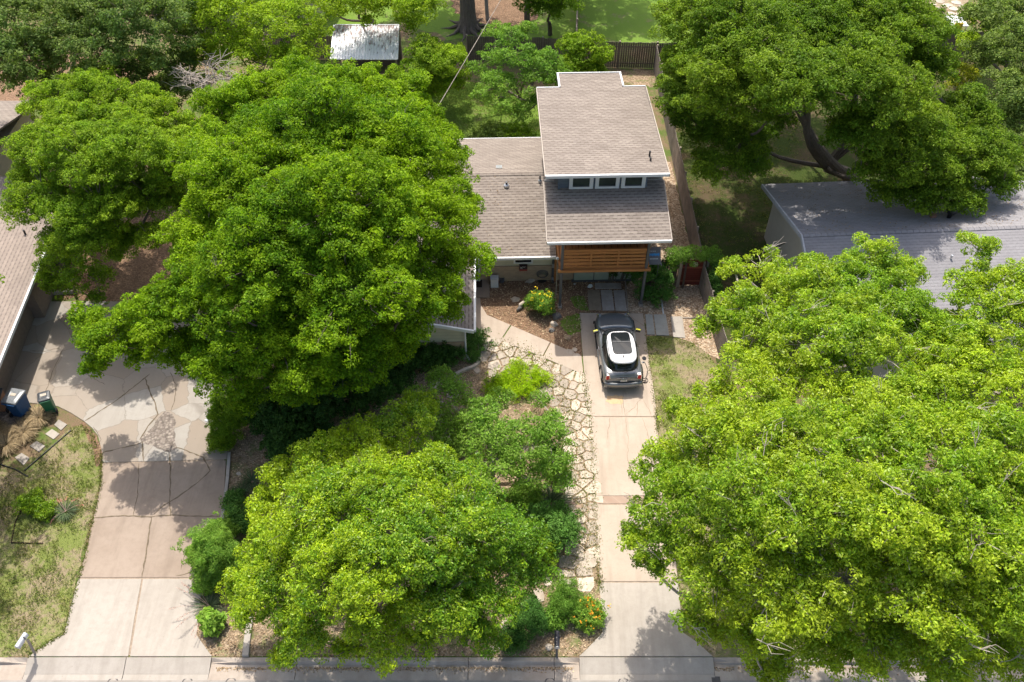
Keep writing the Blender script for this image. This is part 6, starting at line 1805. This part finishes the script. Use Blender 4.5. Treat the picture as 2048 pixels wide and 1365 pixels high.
blob(970, 272, 1.2, .5, 'bluish ground plants along the rear wall of the house', 'deep', kind='groundcover', cat='groundcover', tint=(.7, .8), ll=.1, sp=.34)
blob(1030, 270, 1.0, .4, 'low herbs along the rear wall nearest the tall wing', 'pecan', kind='groundcover', cat='groundcover', tint=(.5, .3), ll=.1, sp=.34, drop=.3)
blob(960, 1010, .8, .9, 'soft green shrub under the right side of the front oak', 'crape', tint=(.5, .5))
blob(1050, 1000, .7, .6, 'low green plants left of the large yucca', 'crape', tint=(.5, .6))
blob(1110, 945, .55, .6, 'low green plant touching the flagstones below the loose tree', 'crape', tint=(.5, .5), drop=.2)
blob(900, 900, .7, .6, 'low green cover in the centre of the front bed', 'crape', tint=(.4, .3), drop=.2)
blob(760, 770, 1.0, .9, 'green understorey plants below the huge tree', 'vine', tint=(.5, .5))
blob(470, 1010, .45, .5, 'small dark plant beside the concrete kerb strip', 'vine', tint=(.4, .4), drop=.3)
blob(500, 1050, .6, .8, 'green plant under the left edge of the front oak', 'vine', tint=(.5, .4))
# vine over the fence and gate
def massed(name, lobes, label, leaf, **kw):
    c = Vector(lobes[0][:3]); root = empty(name, (c.x, c.y, 0), 0, label, 'vine')
    o, C, rad = crown('foliage', lobes, L[leaf], root, (c.x, c.y, 0), gap=0, **kw)
    mb = MB()
    for k in range(min(24, len(C))):
        q = Vector(C[(k * 31) % len(C)]); mb.tube([(q.x * .7, q.y * .7, 0), q * .8, q], [.025, .015, .008], 4, cap=False)
    mb.build('stem', M['bark'], root); return root
def lw(px, py, z, rx, ry, rz): c = at(px, py, z); return (c.x, c.y, z, rx, ry, rz)
massed('climbing_vine', [lw(1385, 512, 1.95, .75, .45, .22), lw(1420, 512, 1.9, .45, .4, .3), lw(1355, 514, 1.9, .45, .4, .3), lw(1342, 530, 1.4, .28, .35, .5), lw(1432, 530, 1.3, .22, .3, .4)],
       'leafy vine heaped over the top of the red gate', 'crape', sp=.24, cr=.2, per=42, ll=.085, tint=(.45, .2))
massed('climbing_vine', [lw(1300, 555, 1.0, .8, .5, .8), lw(1328, 570, .9, .35, .4, .8), lw(1318, 595, .35, .6, .4, .4), lw(1290, 585, .4, .4, .4, .4), lw(1275, 545, 1.2, .4, .35, .5)],
       'dark green vine mass between the balcony post and the red gate', 'vine', sp=.24, cr=.2, per=42, ll=.085, tint=(.4, .3))
massed('climbing_vine', [lw(1428, 560, 1.0, .25, .45, .6), lw(1430, 580, .7, .25, .4, .4)], 'vine hanging on the neighbour side of the fence right of the gate', 'vine', sp=.24, cr=.2, per=40, ll=.085, tint=(.5, .6))
massed('climbing_vine', [lw(1225, 547, .5, .22, .08, .35), lw(1250, 545, .55, .3, .08, .25)], 'thin vine strands on the green panels below the balcony', 'shade', sp=.2, cr=.15, per=25, ll=.08)

# strap-leaved plants
def spiky(px, py, n, length, w, leaf, label, name='yucca', cat='yucca', up=.9, dens_tint=(.5, .5), stalks=None, sname='flower_stalk'):
    b = at(px, py, 0); root = empty(name, (b.x, b.y, 0), 0, label, cat)
    v = []; T = []
    for i in range(n):
        a = rng.uniform(0, 2 * math.pi); e = rng.uniform(.25, 1.45) * up
        Ln = length * rng.uniform(.7, 1.1)
        d = np.array([math.cos(a), math.sin(a), 0]); s = np.array([-math.sin(a), math.cos(a), 0])
        p = np.array([d[0] * .05, d[1] * .05, .05]); k = 4; prev = None
        t0 = rng.random(3)
        for j in range(k + 1):
            f = j / k; ww = w * (1 - f) ** .6 * .5 + .003
            ang = e * (1 - f * 1.15)
            if j: p = p + (d * math.cos(ang) + np.array([0, 0, math.sin(ang)])) * Ln / k
            cur = (p - s * ww, p + s * ww)
            if prev is not None:
                v.append([prev[0], cur[0], cur[1], prev[1]]); T.append(t0)
            prev = cur
    v = np.array(v); v[:, :, 2] = np.maximum(v[:, :, 2], .02)
    T = np.array(T)
    quads('leaves', v, T, L[leaf], root)
    if stalks:
        cnt, sl_, col = stalks
        sm_ = m_plain('stalk_coral', (.50, .34, .27), .7)
        for i in range(cnt):
            mb = MB(); pts = []
            a = rng.uniform(0, 2 * math.pi) if sl_ < 1 else rng.uniform(R(130), R(290)); e = rng.uniform(.3, .7)
            d = Vector((math.cos(a) * math.cos(e), math.sin(a) * math.cos(e), math.sin(e)))
            q = [Vector((0, 0, .1)), d * sl_ * .6 + Vector((0, 0, .1)), d * sl_ + Vector((0, 0, -.15))]
            mb.tube(catmull(q, 3), .007, 4)
            for j in range(24):
                f = rng.uniform(.5, 1.0); pts.append(np.array(q[1].lerp(q[2], (f - .5) * 2)) + rng.normal(0, .02, 3))
            so = mb.build(sname, sm_, root)
            pts = np.array(pts); leaf_mesh('flowers', pts, rng.normal(size=pts.shape), np.full(len(pts), .045), .6, rng.random((len(pts), 3)), L[col], so)
    return root
spiky(1102, 1008, 330, .95, .025, 'strap', 'large dark strappy yucca beside the flagstone path near the brick band')
spiky(133, 1026, 180, .55, .018, 'strap', 'red yucca with coral flowers in the left lawn', stalks=(7, .75, 'flower_r'))
spiky(420, 1215, 150, .7, .016, 'strap', 'wispy yucca with long pinkish stalks leaning over the left driveway', stalks=(9, 1.5, 'flower_p'))
spiky(505, 965, 130, .6, .018, 'strap', 'dark grassy clump in the shaded bed left of the front oak')
spiky(485, 985, 110, .55, .018, 'strap', 'second grassy clump closest to the concrete kerb strip')
GD = 'dry ornamental grass clumps beside the left house'
for (px, py, r, l) in ((78, 838, .55, 'dry tan grass clump nearest the green bin'), (48, 868, .60, 'dry tan grass clump in the middle of the row'), (14, 892, .62, 'greyish dry grass clump at the left picture edge'), (-12, 872, .6, 'dry grass clump partly cut by the left picture edge')):
    o = spiky(px, py, 700, r * 1.25, .012, 'dry', l, 'ornamental_grass', 'grass clump', up=.95); o['group'] = GD
spiky(1082, 815, 260, .45, .010, 'dry', 'small dry grass clump below the lime groundcover', 'ornamental_grass', 'grass clump')
spiky(1070, 500, 0 + 4, .1, .01, 'strap', 'tiny sprout') if False else None
# weeds along the driveway edges
def weeds(name, polyline, n, w, label, leaf='grass', s=.07):
    pts = P(*polyline); seg = []
    for i in range(n):
        j = rng.integers(0, len(pts) - 1); t = rng.random()
        x = pts[j][0] * (1 - t) + pts[j + 1][0] * t + rng.normal(0, w); y = pts[j][1] * (1 - t) + pts[j + 1][1] * t + rng.normal(0, w)
        seg.append((x, y, .03 + rng.uniform(0, .04)))
    c = np.array(seg); nr = rng.normal(size=c.shape); nr[:, 2] = abs(nr[:, 2]) * .4
    tag(leaf_mesh(name, c, nr, s * rng.uniform(.6, 1.4, n), .4, rng.random((n, 3)), L[leaf]), label, kind='stuff')
weeds('weeds', [(1166, 745), (1174, 800), (1181, 850), (1187, 920), (1189, 995), (1192, 1080), (1198, 1150), (1202, 1180)], 1300, .09, 'thin green weeds along the left edge of the driveway')
weeds('weeds', [(1290, 672), (1300, 740), (1312, 833), (1315, 868)], 450, .06, 'weeds along the right edge of the driveway')
weeds('weeds', [(1000, 690), (1085, 722), (1130, 800), (1150, 880), (1160, 960), (1165, 1060), (1150, 1150)], 3600, .28, 'weeds growing between the flagstones')
weeds('weeds', [(203, 905), (202, 970), (185, 1045), (163, 1141), (129, 1267), (60, 1310)], 1500, .05, 'grass creeping over the left edge of the neighbour driveway')

# leaf litter caught on the roofs
def roof_bits(root, mat4, x0, x1, y0, y1, zf, n, dens, label):
    x = rng.uniform(x0, x1, n); y = rng.uniform(y0, y1, n)
    k = rng.random(n) < dens(x, y); x, y = x[k], y[k]
    c = np.stack([x, y, zf(x, y) + .012], 1); m = np.array(mat4); c = c @ m[:3, :3].T + m[:3, 3]
    nr = rng.normal(size=c.shape) * .25 + np.array([0, 0, 1])
    tag(leaf_mesh('leaf_litter', c, nr, .055 * rng.uniform(.5, 1.5, len(c)), .6, rng.random((len(c), 3)) * .7, L['fall']), label, kind='stuff')
roof_bits(house, HM, -5.5, .5, 2.15, 7.0, lambda x, y: ze + (y - 2.08) * sl, 2500, lambda x, y: np.clip((-x) / 6, .05, 1) * np.clip(lf(x, y, 1.5, 1) * 1.6 - .4, 0, 1), 'dry leaves scattered on the low taupe roof')
roof_bits(nb, NM, .2, 14, .2, 5.7, lambda x, y: zr2 - y * (zr2 - ze2) / run, 5000, lambda x, y: np.clip(lf(x, y, 1.2, 2) * 1.6 - .5, 0, 1), 'dry leaves on the back slope of the grey roof under the dark tree')

c_ = [(x, YF - .12 - abs(rng.normal(0, .07))) for x in np.concatenate([rng.uniform(LX1 + .2, RX0 - .2, 1500), rng.uniform(RX1, 20, 900)])]
c_ = np.array([(x, y, -.122 - (YF - .1 - y) * .05) for x, y in c_]); nr = rng.normal(size=c_.shape) * .3 + np.array([0, 0, 1])
tag(leaf_mesh('leaf_litter', c_, nr, .06 * rng.uniform(.5, 1.4, len(c_)), .6, rng.random((len(c_), 3)), L['fall']), 'line of dry leaves gathered in the gutter along the kerb', kind='stuff')
